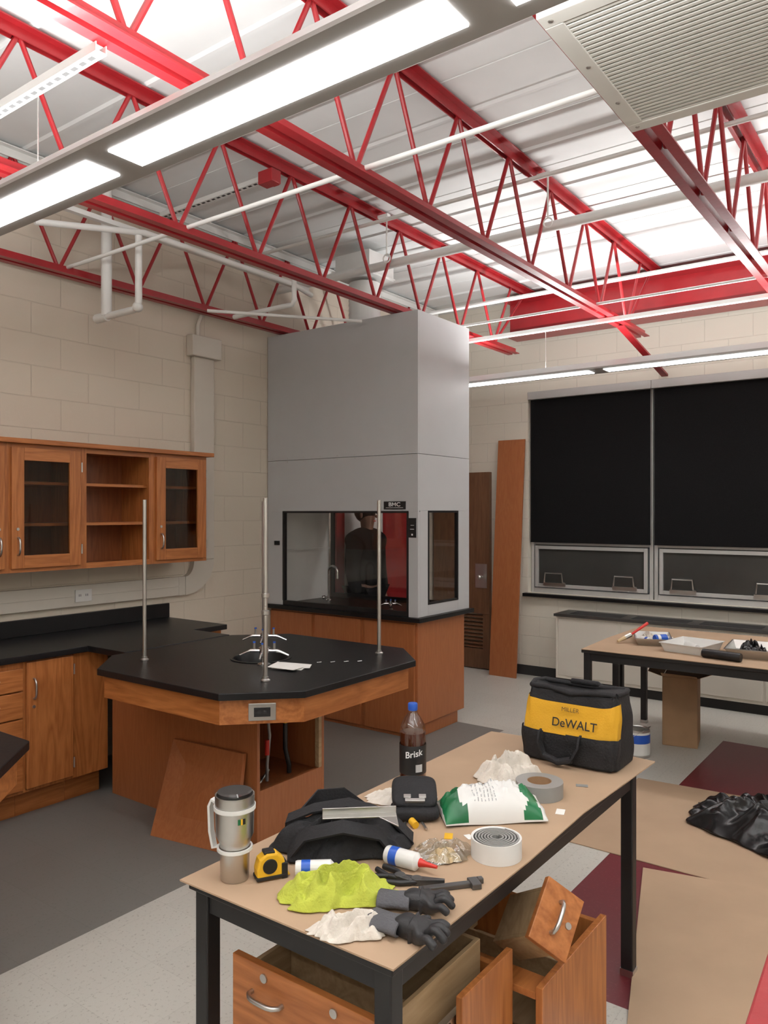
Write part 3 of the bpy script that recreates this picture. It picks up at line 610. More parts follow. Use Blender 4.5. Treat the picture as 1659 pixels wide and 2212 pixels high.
for x_,y_ in((2.55,3.46),(2.57,2.58),(3.44,2.57),(3.42,3.45)):
    e=thing('support_rod',(x_,y_,.913),'vertical stainless steel rod standing on the island worktop','support rod',group='support rods on the island')
    M(mSteel).tube([(x_,y_,.92),(x_,y_,1.765)],.0105,16).done('rod',e,smooth=40)
    M(mSteel).lathe([(0,0),(.022,0),(.022,.006),(.014,.012),(.014,.02),(0,.02)],(x_,y_,.9135)).done('flange',e,smooth=40)
    if (x_,y_)==(2.57,2.58):
        M(mSteel).lathe([(.011,0),(.019,.003),(.019,.02),(.011,.024)],(x_,y_,1.30)).lathe([(.011,0),(.019,.003),(.019,.02),(.011,.024)],(x_,y_,1.22)).tube([(x_,y_,1.26),(x_-.02,y_-.02,1.26)],.005,8).done('rod_clamp',e,smooth=40)
turret(2.83,2.85,.9135,'chrome service turret at front of the round sink',1.15);turret(3.17,3.19,.9135,'chrome service turret behind the round sink',1.15)
# papers
T=TR(2.86,2.70,.9135,R(20))
b=M(mPaper,T)
for i,(a,dx,dy) in enumerate(((0,0,0),(15,.02,-.02),(-12,-.03,.01))):
    c_,s_=math.cos(R(a)),math.sin(R(a));q=[(dx+c_*u-s_*v,dy+s_*u+c_*v) for u,v in((-.045,-.08),(.045,-.08),(.045,.08),(-.045,.08))]
    b.hexa([(*p,i*.004) for p in q],[(p[0],p[1],i*.004+.002+(.012 if j==2 else 0)) for j,p in enumerate(q)])
b.done('folded_paper',at=(2.86,2.70,.9135),label='folded white instruction sheets on the black worktop',cat='paper')
for i in range(4):
    x_,y_=3.02+.05*i,2.66-.05*i
    M(mChrome).tube([(x_,y_,.918),(x_+.025,y_-.01,.918)],.0035,6).done('loose_fitting',at=(x_,y_,.914),label='small chrome fitting lying on the black worktop',cat='fitting',group='loose fittings on the worktop')
# leaning panel
M(wLam).hexa([(2.54,3.40,0),(2.565,3.40,.0),(2.655,2.87,.0),(2.63,2.87,.0)],[(2.763,3.49,.44),(2.785,3.49,.44),(2.785,2.93,.46),(2.763,2.93,.46)]).done('wood_board',at=(2.6,3.1,0),label='loose cherry board leaning against the island base',cat='board',bevel=.002)
# ---------------------------------------------------------------- work tables
def worktable(x0,x1,y0,y1,lab,grp=None):
    e=thing('work_table',((x0+x1)/2,(y0+y1)/2,0),lab,'table',group=grp);zt=.762
    M(mBlack).box(x0,x1,y0,y1,zt-.022,zt).done('tabletop',e,bevel=.003)
    M(mBlack).box(x0+.02,x1-.02,y0+.02,y0+.03,zt-.075,zt-.022).box(x0+.02,x1-.02,y1-.03,y1-.02,zt-.075,zt-.022).box(x0+.02,x0+.03,y0+.03,y1-.03,zt-.075,zt-.022).box(x1-.03,x1-.02,y0+.03,y1-.03,zt-.075,zt-.022).done('apron',e)
    for x_ in(x0+.012,x1-.057):
        for y_ in(y0+.012,y1-.057):
            l=M(mBlack).box(x_,x_+.045,y_,y_+.045,.012,zt-.022).done('leg',e,bevel=.004)
            M(mSteel).box(x_-.002,x_+.047,y_-.002,y_+.047,0,.025).done('foot_cap',l)
    return e
worktable(1.29,2.86,.93,1.57,'black steel work table covered in cardboard and tools')
worktable(5.05,5.67,.3,2.05,'black steel work table holding paint trays','black tables by the window');worktable(5.69,6.31,.3,2.05,'black steel work table pushed behind another','black tables by the window')
M(mCard).prism([(1.28,.92),(1.9,.915),(2.3,.925),(2.93,.90),(2.96,1.2),(2.92,1.585),(2.1,1.58),(1.272,1.582)],.763,.767).done('cardboard_sheet',at=(2.1,1.25,.763),label='brown cardboard sheet covering the work table',cat='cardboard')
M(mCard).prism([(5.04,.3),(6.33,.3),(6.34,2.06),(5.6,2.07),(5.04,2.045)],.763,.767).done('cardboard_sheet',at=(5.7,1.2,.763),label='brown cardboard sheet covering the tables by the window',cat='cardboard')
M(mCard).prism([(3.76,.2),(5.04,.2),(4.98,1.0),(4.93,1.62),(3.77,1.63)],.001,.005).done('cardboard_sheet',at=(4.4,1,.001),label='large brown cardboard sheet laid on the floor',cat='cardboard')
M(mCard).prism([(3.69,1.19),(2.5,.86),(2.45,-.4),(3.9,-.3),(3.82,.6)],.006,.010).done('cardboard_sheet',at=(3.1,.4,.006),label='brown cardboard sheet overlapping another on the floor',cat='cardboard')
# ---------------------------------------------------------------- drawer units under table
e=thing('drawer_cabinet',(1.72,1.2,0),'orange oak drawer cabinet with pulled out drawer','drawer cabinet')
b=M(wZ).box(1.58,1.84,.935,.953,0,.55).box(1.58,1.84,1.452,1.47,0,.55).box(1.82,1.84,.953,1.452,0,.5).use(wY).box(1.58,1.60,.953,1.452,.36,.40).box(1.58,1.60,.953,1.452,.0,.06);b.done('body',e,bevel=.002)
d=M(wY).box(1.33,1.35,.995,1.45,.40,.60).use(wPale).box(1.35,1.80,1.01,1.023,.42,.57).box(1.35,1.80,1.412,1.425,.42,.57).box(1.787,1.80,1.023,1.412,.42,.57).box(1.35,1.787,1.023,1.412,.43,.436).box(1.50,1.51,1.023,1.412,.436,.54).done('drawer',e,bevel=.0015,label='open drawer with pale wood sides')
pull(d,(1.33,1.33,.53),(0,1,0),.10,(-1,0,0))
M(mSteel).tube([(1.33,1.34,.575),(1.326,1.34,.575)],.011,14).done('lock',d);M(mSteel).tube([(1.33,1.12,.575),(1.326,1.12,.575)],.011,14).done('lock',d)
d=M(wY).box(1.56,1.579,.94,1.465,.07,.35).done('drawer',e,bevel=.002);pull(d,(1.56,1.2,.25),(0,1,0),.10,(-1,0,0))
M(mSteel).box(1.40,1.82,.957,.974,.46,.50).use(mBlack).box(1.50,1.56,.955,.958,.465,.495).done('drawer_slide',e)
e=thing('drawer_cabinet',(2.08,1.08,0),'orange oak drawer cabinet without a top under the table','drawer cabinet')
b=M(wZ).box(1.86,2.32,.86,.88,0,.46).box(1.86,2.32,1.36,1.38,0,.46).box(2.30,2.32,.88,1.36,0,.44).use(wX).box(1.86,1.94,.88,1.36,.425,.445).box(1.87,1.885,.88,1.36,.0,.3)
b.use(wPale).box(1.94,2.3,.90,.915,.30,.40).box(1.94,2.3,1.3,1.315,.30,.40).box(1.94,2.3,.915,1.3,.28,.286).box(2.1,2.11,.915,1.3,.286,.40);b.done('body',e,bevel=.002)
# tilted loose drawer propped in the open cabinet
Rv=Vector((math.sin(TH),-math.cos(TH),0));Fv=Vector((math.cos(TH),math.sin(TH),0));Uv=Vector((0,0,1))
Lx=(Rv*.07+Uv*.096+Fv*.10).normalized();Sx=(Rv*.105-Uv*.08).normalized();Sx=(Sx-Lx*Sx.dot(Lx)).normalized();Nx=Lx.cross(Sx);Zx=Nx.cross(Lx)
T=Matrix.Translation((1.93,.862,.612))@Matrix((( Nx.x,Lx.x,Zx.x,0),(Nx.y,Lx.y,Zx.y,0),(Nx.z,Lx.z,Zx.z,0),(0,0,0,1)))
e=thing('drawer_box',(1.93,.862,.46),'loose oak drawer standing tilted in the open cabinet','drawer')
M(wY,T).box(-.02,0,-.085,.085,-.06,.06).done('drawer_front',e,bevel=.002)
M(wPale,T).box(0,.20,-.07,-.06,-.045,.045).box(0,.20,.06,.07,-.045,.045).box(0,.20,-.06,.06,-.045,-.04).box(.19,.20,-.06,.06,-.04,.045).done('drawer_sides',e,bevel=.001,label='pale birch drawer sides')
pts=[T@Vector((-.02,-.042,-.005))]+[T@Vector((-.02-.026*(1-(t/4)**4*.5),.042*t/4,-.005)) for t in range(-4,5)]+[T@Vector((-.02,.042,-.005))]
M(mSteel).tube(pts,.006,8).done('handle',e,smooth=60,label='curved satin metal pull')
M(mSteel).tube([T@Vector((-.02,0,.035)),T@Vector((-.024,0,.035))],.009,14).done('lock',e)
# ---------------------------------------------------------------- table top things  z=.7675
Z=.7675
x_,y_=1.36,1.475
e=thing('tumbler',(x_,y_,Z),'stainless steel travel tumbler with handle and dark lid','tumbler')
M(mSteel).lathe([(0,0),(.034,0),(.036,.004),(.038,.09),(.041,.10),(.048,.115),(.050,.205),(.050,.215),(.046,.215),(.045,.12),(0,.12)],(x_,y_,Z),36).done('body',e,smooth=35)
M(mGlass).lathe([(.046,.20),(.052,.215),(.052,.222),(.044,.228)],(x_,y_,Z),36).use(mMetalDark).lathe([(.044,.222),(0,.220)],(x_,y_,Z),36).done('lid',e,smooth=35)
b=M(mWP);hd_=Vector((-.25,.97,0)).normalized()
b.lathe([(.0505,.178),(.053,.178),(.053,.188),(.0505,.188)],(x_,y_,Z),36).lathe([(.0425,.075),(.045,.075),(.045,.083),(.040,.083)],(x_,y_,Z),36)
c_=Vector((x_,y_,Z));b.strap([c_+hd_*r+Vector((0,0,z)) for r,z in((.05,.185),(.066,.192),(.074,.175),(.071,.11),(.062,.07),(.042,.078))],.018,.007,(.97,.25,0));b.done('handle',e,smooth=50,label='white plastic handle')
a=math.atan2(-y_,-x_)
b=M(mGreen)
for j,(q0,q1,m_) in enumerate(((.15,.3,mGreen),(.3,.4,mYel),(.4,.55,mBlack))):
    b.use(m_).hexa([(x_+r*math.cos(a+q),y_+r*math.sin(a+q),Z+.152) for r,q in((.0492,q0),(.0502,q0),(.0502,q1),(.0492,q1))],[(x_+r*math.cos(a+q),y_+r*math.sin(a+q),Z+.166) for r,q in((.0492,q0),(.0502,q0),(.0502,q1),(.0492,q1))])
b.done('sticker',e,label='tiny dark green sticker')
# tape measure
T=TR(1.415,1.405,Z,R(-30))
e=thing('tape_measure',(1.415,1.405,Z),'yellow and black tape measure standing on the cardboard','tape measure')
pf=[(-.036,0),(.036,0),(.038,.03),(.033,.05),(.016,.066),(-.012,.068),(-.031,.055),(-.038,.03)]
M(mYel,T).hexa([(x,-.018,z) for x,z in pf],[(x,.018,z) for x,z in pf]).done('case',e,bevel=.005)
M(mBlack,T).box(-.039,.039,-.021,.021,.003,.012).tube([(-.004,-.0205,.036),(-.004,.0205,.036)],.019,24).box(.026,.042,-.02,.02,.0,.04).box(-.018,.010,-.014,.014,.064,.072).done('rubber_grip',e,bevel=.002)
M(mYel,T).box(.042,.050,-.012,.012,.004,.006).done('blade_tip',e)
# tool pouch
e=thing('tool_pouch',(1.66,1.36,Z),'black fabric tool pouch slumped on the table','tool pouch')
crumple('pouch_body',mFab,(1.65,1.365,Z),.19,.11,R(-50),.12,3,parent=e,freq=2.2)
b=M(mFab).strap([(1.60,1.52,Z+.03),(1.58,1.50,Z+.075),(1.62,1.44,Z+.105),(1.70,1.38,Z+.11),(1.76,1.28,Z+.08),(1.79,1.22,Z+.02)],.045,.006,(.8,.5,.2)).strap([(1.52,1.44,Z+.01),(1.52,1.38,Z+.08),(1.58,1.30,Z+.10),(1.66,1.24,Z+.07),(1.70,1.22,Z+.01)],.05,.006,(.7,.6,.3))
b.strap([(1.62,1.50,Z+.06),(1.68,1.49,Z+.10),(1.74,1.44,Z+.10),(1.78,1.38,Z+.05)],.06,.005,(.3,-.2,.9));b.done('pouch_strap',e,smooth=50)
T=TR(1.65,1.30,Z+.112,R(-48),R(10))
M(mSteel,T).box(-.10,.10,-.022,-.004,0,.004).box(-.10,.10,-.004,.0,0,.022).hexa([(.05,-.022,0),(.10,-.022,0),(.10,-.07,0)],[(.05,-.022,.004),(.10,-.022,.004),(.10,-.07,.004)]).done('rafter_square',at=(1.65,1.30,Z+.112),label='shiny aluminium square lying across the pouch',cat='square tool',bevel=.001)
def bottle_lying(name,c,rz,L,r,m1,m2,cat,lab,tip,zb=Z):
    T=TR(c[0],c[1],zb+r,rz)@Matrix.Rotation(R(90),4,'Y')
    e=thing(name,(c[0],c[1],zb),lab,cat)
    M(m1,T).lathe([(0,-L/2),(r*.9,-L/2),(r,-L/2+.005),(r,L/2-.01),(r*.5,L/2),(0,L/2)]).done('tube_body',e,smooth=40)
    M(m2,T).lathe([(r+.0006,-L/2+.015),(r+.0006,-L/2+.038)]).done('label_band',e,smooth=40)
    M(tip,T).lathe([(r*.5,L/2),(r*.3,L/2+.02),(.004,L/2+.05),(0,L/2+.05)]).done('nozzle',e,smooth=40)
bottle_lying('caulk_tube',(1.490,1.318),R(-50),.10,.020,mWP,mBlue,'caulk tube','white caulk tube with blue print lying down',mWP)
bottle_lying('glue_bottle',(1.665,1.165),R(-85),.10,.023,mWP,mBlue,'glue bottle','white glue bottle with red nozzle lying on its side',mRedP)
crumple('microfiber_cloth',mLime,(1.45,1.205,Z),.145,.082,R(-40),.08,11,fold=35,label='lime green microfiber cloth crumpled on the table',cat='cloth')
crumple('rag',mRag,(1.34,1.085,Z),.098,.058,R(-50),.055,21,label='white cotton rag crumpled near the table edge',cat='rag',group='white rags')
crumple('rag',mRag,(2.44,1.25,Z),.12,.085,R(-40),.10,31,fold=-20,label='white cotton rag bunched beside the tape roll',cat='rag',group='white rags')
crumple('rag',mRag,(2.05,1.445,Z),.11,.06,R(-55),.035,41,label='white cotton rag spread beside the drink bottle',cat='rag',group='white rags')
# gloves
def glove(x,y,rz,lab,z=Z,s=.72):
    T=TR(x,y,z+.019,rz)@Matrix.Scale(s,4);V=[];E=[];Rr=[]
    def a(p,r,par=None):
        V.append(T@Vector(p));Rr.append(r*s)
        if par is not None:E.append((par,len(V)-1))
        return len(V)-1
    p0=a((-.06,0,0),(.024));p1=a((-.01,0,.002),.032,p0);p2=a((.025,0,.003),.034,p1)
    for yy,l,b in((-.040,.05,.014),(-.013,.065,.026),(.014,.06,.018),(.040,.045,.008)):
        q=a((.045,yy,.0),.014,p2);q2=a((.045+l*.5,yy*1.3,b),.0135,q);a((.045+l,yy*1.4,-.006),.0125,q2)
    t=a((0,.046,0),.014,p1);a((.03,.072,.0),.013,t)
    e=thing('work_glove',(x,y,z),lab,'glove',group='work gloves')
    skinmesh('glove_body',V,E,Rr,mRub,parent=e,sub=2,root=1)
    M(mGreyF,T@Matrix.Rotation(R(90),4,'Y')@Matrix.Diagonal((.6,1.35,1,1))).lathe([(.030,-.13),(.036,-.125),(.032,-.07),(.036,-.03),(.030,-.028),(.026,-.06),(.026,-.12),(.030,-.13)]).done('knit_cuff',e,smooth=50)
glove(1.40,.957,R(-80),'black rubber work glove with gray knit cuff',s=.8);glove(1.51,1.01,R(-62),'black rubber work glove with gray cuff beside another',s=.76)
def pliers(x,y,rz,lab,s=1):
    T=TR(x,y,Z+.008,rz);e=thing('pliers',(x,y,Z),lab,'pliers')
    M(mMetalDark,T).hexa([(0,-.012,-.007),(.07*s,-.004,-.007),(.07*s,.004,-.007),(0,.012,-.007)],[(0,-.012,.007),(.07*s,-.004,.007),(.07*s,.004,.007),(0,.012,.007)]).lathe([(0,-.008),(.014,-.008),(.014,.008),(0,.008)]).done('jaws',e,bevel=.001)
    M(mBlack,T).tube([(0,.008,0),(-.04*s,.018,0),(-.12*s,.012,0)],.007,8).tube([(0,-.008,0),(-.04*s,-.018,0),(-.12*s,-.012,0)],.007,8).done('grips',e,smooth=50)
pliers(1.61,1.085,R(-60),'dark steel pliers on the table');pliers(1.60,1.13,R(-100),'dark steel locking pliers in a pile',.6)
T=TR(1.63,1.01,Z,R(-40));M(mMetalDark,T).box(-.07,.07,-.009,.009,0,.012).box(.06,.085,-.022,.02,0,.014).box(.085,.1,.004,.02,0,.014).done('adjustable_wrench',at=(1.63,1.01,Z),label='dark steel adjustable wrench',cat='wrench',bevel=.002)
e=thing('zip_bag',(1.775,1.095,Z),'clear plastic zip bag holding tan wadding','plastic bag')
crumple('bag_film',mPlasBag,(1.78,1.115,Z),.082,.055,R(-50),.05,51,parent=e)
crumple('bag_contents',mTan,(1.765,1.10,Z+.001),.05,.033,R(-50),.033,52,parent=e)
# weatherstrip roll
x_,y_=1.87,1.0;e=thing('weatherstrip_roll',(x_,y_,Z),'coiled gray foam weatherstrip with white paper backing','tape roll')
b=M(mWP).lathe([(.062,0),(.0685,0),(.0685,.052),(.066,.052),(.062,.05)],(x_,y_,Z),40).use(mDT);
b.lathe([(.0,.003),(.062,.003),(.062,.0495)],(x_,y_,Z),40);b.done('paper_backing',e,smooth=40)
sp=[(x_+(.012+.05*i/90)*math.cos(i*.42),y_+(.012+.05*i/90)*math.sin(i*.42)) for i in range(91)]
b=M(mDT);rg=[]
for i,(a,c2) in enumerate(sp):
    d=Vector((a-x_,c2-y_)).normalized();q=[(a-d.x*.0024,c2-d.y*.0024),(a+d.x*.0024,c2+d.y*.0024)]
    rg.append([b.v((*q[0],Z+.004)),b.v((*q[1],Z+.004)),b.v((*q[1],Z+.0515)),b.v((*q[0],Z+.0515))])
for A,B in zip(rg,rg[1:]):
    for k in range(4):b.f([A[k],A[(k+1)%4],B[(k+1)%4],B[k]])
b.done('foam_coil',e,smooth=40)
# wipes bag
T=TR(2.11,1.15,Z,R(-47));b=M(mWP,T);nx,ny=44,20;L_,Wd,Hh=.155,.08,.105;top=[];bot=[]
def wz(u,v):
    k=max(0,(1-abs(u)**3.5))*max(0,(1-v*v))**.6;q_=noise.noise(Vector((u*4,v*3,4)));wv=.018*q_*(1-abs(v))+.020*(abs(noise.noise(Vector((u*6+v*2,v*4,9)))))*(1-v*v)
    return .012+Hh*.75*k+wv+.02*abs(u)**4*(1-v*v)
for i in range(nx+1):
    u=-1+2*i/nx;tr=[];br=[]
    for j in range(ny+1):
        v=-1+2*j/ny
        x=u*L_;y=v*Wd*(1+.12*abs(u)**3);tr.append(b.v((x,y,wz(u,v))));br.append(b.v((x,y,.006*abs(u)+.002)) )
    top.append(tr);bot.append(br)
for i in range(nx):
    for j in range(ny):
        d_=i+4*noise.noise(Vector((j*.3,i*.1,2)))
        b.use(mGreen if (d_<9-j*.15 or (d_>34+j*.12 and d_<41)) else mWP)
        b.f([top[i][j],top[i+1][j],top[i+1][j+1],top[i][j+1]]);b.f([bot[i][j],bot[i][j+1],bot[i+1][j+1],bot[i+1][j]])
b.use(mWP)
for i in range(nx):
    for j in(0,ny):b.f([top[i][j],top[i+1][j],bot[i+1][j],bot[i][j]])
for j in range(ny):
    for i in(0,nx):b.f([top[i][j],top[i][j+1],bot[i][j+1],bot[i][j]])
b.use(mGreyTxt)
for r_ in range(7):
    u0=-.40+r_*.07
    for k in range(8):
        va,vb=-.72+k*.11,-.72+k*.11+(.08 if (k+r_)%3 else .05)
        b.f([b.v((uu*L_,vv*Wd,wz(uu,vv)+.0012)) for uu,vv in((u0,va),(u0+.016,va),(u0+.016,vb),(u0,vb))])
b.done('wipes_packet',at=(2.11,1.15,Z),label='green and white plastic packet of wipes, puffed up',cat='wipes packet',smooth=60)
# duct tape
x_,y_=2.355,1.10;M(mDT).lathe([(.04,0),(.077,0),(.077,.048),(.04,.048),(.04,0)],(x_,y_,Z),44).use(mCardBox).lathe([(.0395,.0),(.038,.0),(.038,.0475),(.0395,.0475)],(x_,y_,Z),44).done('duct_tape_roll',at=(x_,y_,Z),label='gray duct tape roll lying flat',cat='tape roll',smooth=40)
# bottle
x_,y_=2.165,1.475;e=thing('soda_bottle',(x_,y_,Z),'plastic iced tea bottle with black label and blue cap','bottle')
mTea=mat('iced_tea',(.10,.02,.006),.1,var=.1,coat=.8);mPet=glassmat('pet_plastic',(.8,.75,.72),.12)
M(mTea).lathe([(0,.002),(.032,.002),(.041,.012),(.0425,.04),(.040,.05),(.040,.15),(.0425,.16),(.042,.19),(0,.19)],(x_,y_,Z),36).done('tea',e,smooth=35)
M(mPet).lathe([(.0445,.0),(.0445,.19),(.040,.215),(.026,.24),(.015,.255),(.0135,.27)],(x_,y_,Z),36).done('bottle_shell',e,smooth=35)
M(mBlue).lathe([(.0155,.262),(.0165,.264),(.0165,.283),(.015,.286),(0,.286)],(x_,y_,Z),24).done('cap',e,smooth=30)
M(mBlack).lathe([(.0452,.055),(.0456,.056),(.0456,.15),(.0452,.151)],(x_,y_,Z),36).done('label_sleeve',e,smooth=35)
fa=math.atan2(-y_,-x_)
def wr(off,zz,r=.0462):
    def f(co):
        a=fa+(co.x+off)/r;rr=r+co.z;return Vector((x_+rr*math.cos(a),y_+rr*math.sin(a),Z+zz+co.y+.18*co.x))
    return f
text('Brisk',.030,None,mWTxt,e,warp=wr(.004,.125))
b=M(mWTxt)
for i in range(10):
    a=fa+(.01+i*.0025)/.0462
    b.hexa([(x_+r*math.cos(a+q),y_+r*math.sin(a+q),Z+.065) for r,q in((.0457,0),(.0463,0),(.0463,.03),(.0457,.03))],[(x_+r*math.cos(a+q),y_+r*math.sin(a+q),Z+.09) for r,q in((.0457,0),(.0463,0),(.0463,.03),(.0457,.03))])
b.done('barcode',e)
# black soft case: rounded tilted pouch
def cushion(mt,T,hx,hy,hz,n=4.5,parent=None,name='case_body',seg=40,lat=14,**kw):
    b=M(mt,T);rings=[]
    for i in range(1,lat):
        ph=math.pi*(-.5+i/lat);cz=math.copysign(abs(math.sin(ph))**(2/3.2),math.sin(ph));cr=abs(math.cos(ph))**(2/3.2);ring=[]
        for k in range(seg):
            t=2*math.pi*k/seg;c_,s_=math.cos(t),math.sin(t)
            ring.append(b.v((hx*cr*math.copysign(abs(c_)**(2/n),c_),hy*cr*math.copysign(abs(s_)**(2/n),s_),hz*cz)))
        rings.append(ring)
    for A,B in zip(rings,rings[1:]):
        for k in range(seg):b.f([A[k],A[(k+1)%seg],B[(k+1)%seg],B[k]])
    b.f(rings[0][::-1]);b.f(rings[-1]);return b.done(name,parent,smooth=60,**kw)
T=TR(1.955,1.325,Z,R(-53.6));e=thing('tool_case',(1.955,1.325,Z),'black zip case with metal clips lying open','tool case')
cushion(mFab,T@TR(0,0,.022),.074,.052,.022,parent=e,name='case_base')
cushion(mFab,T@TR(0,.030,.066,0,R(24)),.070,.064,.018,parent=e,name='case_lid')
T3=T@TR(0,.030,.066,0,R(24))
M(mSteel,T3).box(-.03,.03,-.058,-.046,.012,.022).box(-.034,-.012,-.045,-.03,.015,.023).box(.012,.034,-.045,-.03,.015,.023).done('metal_clip',e,bevel=.001)
M(mSteel,T).tube([(-.06,-.06,.012),(-.1,-.085,.006)],.004,6).tube([(.02,-.06,.008),(.03,-.10,.006)],.004,6).tube([(-.03,-.06,.008),(-.03,-.09,.006)],.004,6).done('drill_bit',e)
M(mYel,T).tube([(-.012,-.06,.014),(.0,-.085,.010)],.011,10).done('yellow_grip',e,smooth=50)
for i,(x_,y_,rz,l) in enumerate(((2.26,.985,.3,.022),(1.93,1.12,1.0,.016),(2.52,1.02,2,.02),(1.9,1.17,.5,.02))):
    M(mPaper if i not in(2,3) else (mDT if i==2 else mYel),TR(x_,y_,Z,rz)).box(-l,l,-l*.6,l*.6,0,.001).done('paper_scrap',at=(x_,y_,Z),label='small torn scrap lying on the cardboard',cat='scrap',group='scraps on the work table')
# tool bag
bx,by=2.80,1.145;e=thing('tool_bag',(bx,by,Z),'yellow and black nylon tool bag with carry handles','tool bag')
def prof(z):
    t=z/.27
    a=.178*(1+.03*math.sin(math.pi*t))*(1-.03*t);b_=.112*(1+.06*math.sin(math.pi*min(1,t*1.2)))*(1-.42*max(0,t-.35))
    return a,b_
def PS(t,z,off=0,n=7.0):
    a,b_=prof(z);c_,s_=math.cos(t),math.sin(t)
    w_=.007*noise.noise(Vector((c_*3,s_*3,z*14)))
    sag=-.022*(z/.27)**2*(1-c_*c_)
    return (bx+(b_+off+w_)*math.copysign(abs(s_)**(2/n),s_),by+(a+off+w_)*math.copysign(abs(c_)**(2/n),c_),Z+.004+z+sag)
b=M(mFab);rings=[];NZ=16;NS=96
for i in range(NZ+1):rings.append([b.v(PS(2*math.pi*k/NS,.27*i/NZ)) for k in range(NS)])
for A,B in zip(rings,rings[1:]):
    for k in range(NS):b.f([A[k],A[(k+1)%NS],B[(k+1)%NS],B[k]])
b.f(rings[0][::-1]);b.f(rings[-1]);b.done('bag_body',e,smooth=50)
def patch(mt,t0,t1,z0,z1,off,name,lab=None,nt=40,nz=12):
    b=M(mt);G=[[b.v(PS(t0+(t1-t0)*i/nt,z0+(z1-z0)*j/nz,off)) for j in range(nz+1)] for i in range(nt+1)]
    for i in range(nt):
        for j in range(nz):b.f([G[i][j],G[i+1][j],G[i+1][j+1],G[i][j+1]])
    return b.done(name,e,smooth=60,label=lab)
patch(mYelFab,math.pi*1.03,math.pi*1.93,.112,.235,.003,'yellow_panel','yellow nylon front panel')
patch(mFab,math.pi*1.06,math.pi*1.50,.01,.118,.010,'front_pocket');patch(mFab,math.pi*1.52,math.pi*1.94,.01,.118,.010,'front_pocket')
patch(mYelFab,math.pi*.35,math.pi*.65,.12,.235,.003,'yellow_panel')
def bagtext(s,size,z,mt,off,dy=0,offs=.012):
    def f(co):
        zz=z+co.y;a,b_=prof(zz);yy=by+dy-co.x
        return Vector((bx-b_-off-co.z-.004,yy,Z+.004+zz))
    text(s,size,None,mt,e,warp=f,off=offs)
bagtext('DeWALT',.043,.152,mDarkTxt,.011,-.03,.008)
bagtext('MILLER',.022,.200,mDarkTxt,.009,-.01,-.012)
pts=[(bx-.125,by+.10,Z+.12),(bx-.14,by+.10,Z+.085),(bx-.15,by+.075,Z+.035),(bx-.152,by+.02,Z+.02),(bx-.15,by-.03,Z+.035),(bx-.14,by-.055,Z+.085),(bx-.125,by-.055,Z+.12)]
M(mFab).strap(pts,.028,.008,(.95,0,.3)).tube([pts[2],pts[3],pts[4]],.013,8).done('carry_handle',e,smooth=60)
pts=[(bx+.1,by+.09,Z+.15),(bx+.1,by+.08,Z+.24),(bx+.06,by+.05,Z+.275),(bx+.06,by-.05,Z+.275),(bx+.1,by-.08,Z+.24),(bx+.1,by-.09,Z+.15)]
M(mFab).tube(pts,.011,8).done('carry_handle',e,smooth=60)
M(mFab).tube([(bx-.06,by+.165,Z+.268),(bx-.075,by+.08,Z+.27),(bx-.08,by,Z+.258),(bx-.075,by-.08,Z+.27),(bx-.06,by-.165,Z+.268)],.010,8).tube([(bx+.06,by+.165,Z+.268),(bx+.065,by,Z+.262),(bx+.06,by-.165,Z+.268)],.010,8).tube([(bx-.06,by+.165,Z+.268),(bx,by+.18,Z+.272),(bx+.06,by+.165,Z+.268)],.010,8).tube([(bx-.06,by-.165,Z+.268),(bx,by-.18,Z+.272),(bx+.06,by-.165,Z+.268)],.010,8).done('zipper_rim',e,smooth=60)
# ---------------------------------------------------------------- window table items
def tray(name,x,y,w,d,h,mt,rz,lab,cat):
    T=TR(x,y,Z,rz);b=M(mt,T);t=.004
    b.hexa([(-w/2+.02,-d/2+.02,0),(w/2-.02,-d/2+.02,0),(w/2-.02,d/2-.02,0),(-w/2+.02,d/2-.02,0)],[(-w/2+.02,-d/2+.02,t),(w/2-.02,-d/2+.02,t),(w/2-.02,d/2-.02,t),(-w/2+.02,d/2-.02,t)])
    o=[(-w/2,-d/2),(w/2,-d/2),(w/2,d/2),(-w/2,d/2)];i_=[(a*(1-.04/w),c_*(1-.04/d)) for a,c_ in o]
    for k in range(4):
        p,q,p2,q2=o[k],o[(k+1)%4],i_[k],i_[(k+1)%4]
        b.hexa([(*p2,0),(*q2,0),(*q2,t),(*p2,t)],[(*p,h-t),(*q,h-t),(*q,h),(*p,h)])
        e2=[(a*1.05,c_*1.05) for a,c_ in(p,q)]
        b.hexa([(*p,h-t),(*q,h-t),(*q,h),(*p,h)],[(*e2[0],h-t),(*e2[1],h-t),(*e2[1],h),(*e2[0],h)])
    return b.done(name,at=(x,y,Z),label=lab,cat=cat)
tray('paint_tray',5.6,1.74,.36,.24,.05,mSteel,R(20),'metal tray full of brushes and bottles','paint tray')
bottle_lying('blue_bottle',(5.60,1.68),R(-40),.10,.028,mBlue,mWP,'bottle','blue bottle with white band lying in the tray',mWP,Z+.005)
bottle_lying('white_bottle',(5.51,1.76),R(60),.09,.022,mWP,mBlue,'bottle','white bottle with blue band lying in the tray',mWP,Z+.005)
crumple('rag',mRag,(5.68,1.80,Z+.006),.06,.05,.4,.06,61,label='white rag inside the metal tray',cat='rag',group='white rags')
e=thing('paint_brush',(5.5,1.83,Z+.02),'paint brush with red wooden handle propped on the tray','paint brush')
M(mRedP).tube([(5.50,1.86,Z+.055),(5.62,1.78,Z+.13)],[.008,.012],8).done('brush_handle',e,smooth=50);M(mSteel).tube([(5.46,1.89,Z+.035),(5.50,1.86,Z+.055)],.016,8).done('ferrule',e);M(mTan).tube([(5.40,1.92,Z+.015),(5.46,1.89,Z+.035)],[.010,.016],8).done('bristles',e)
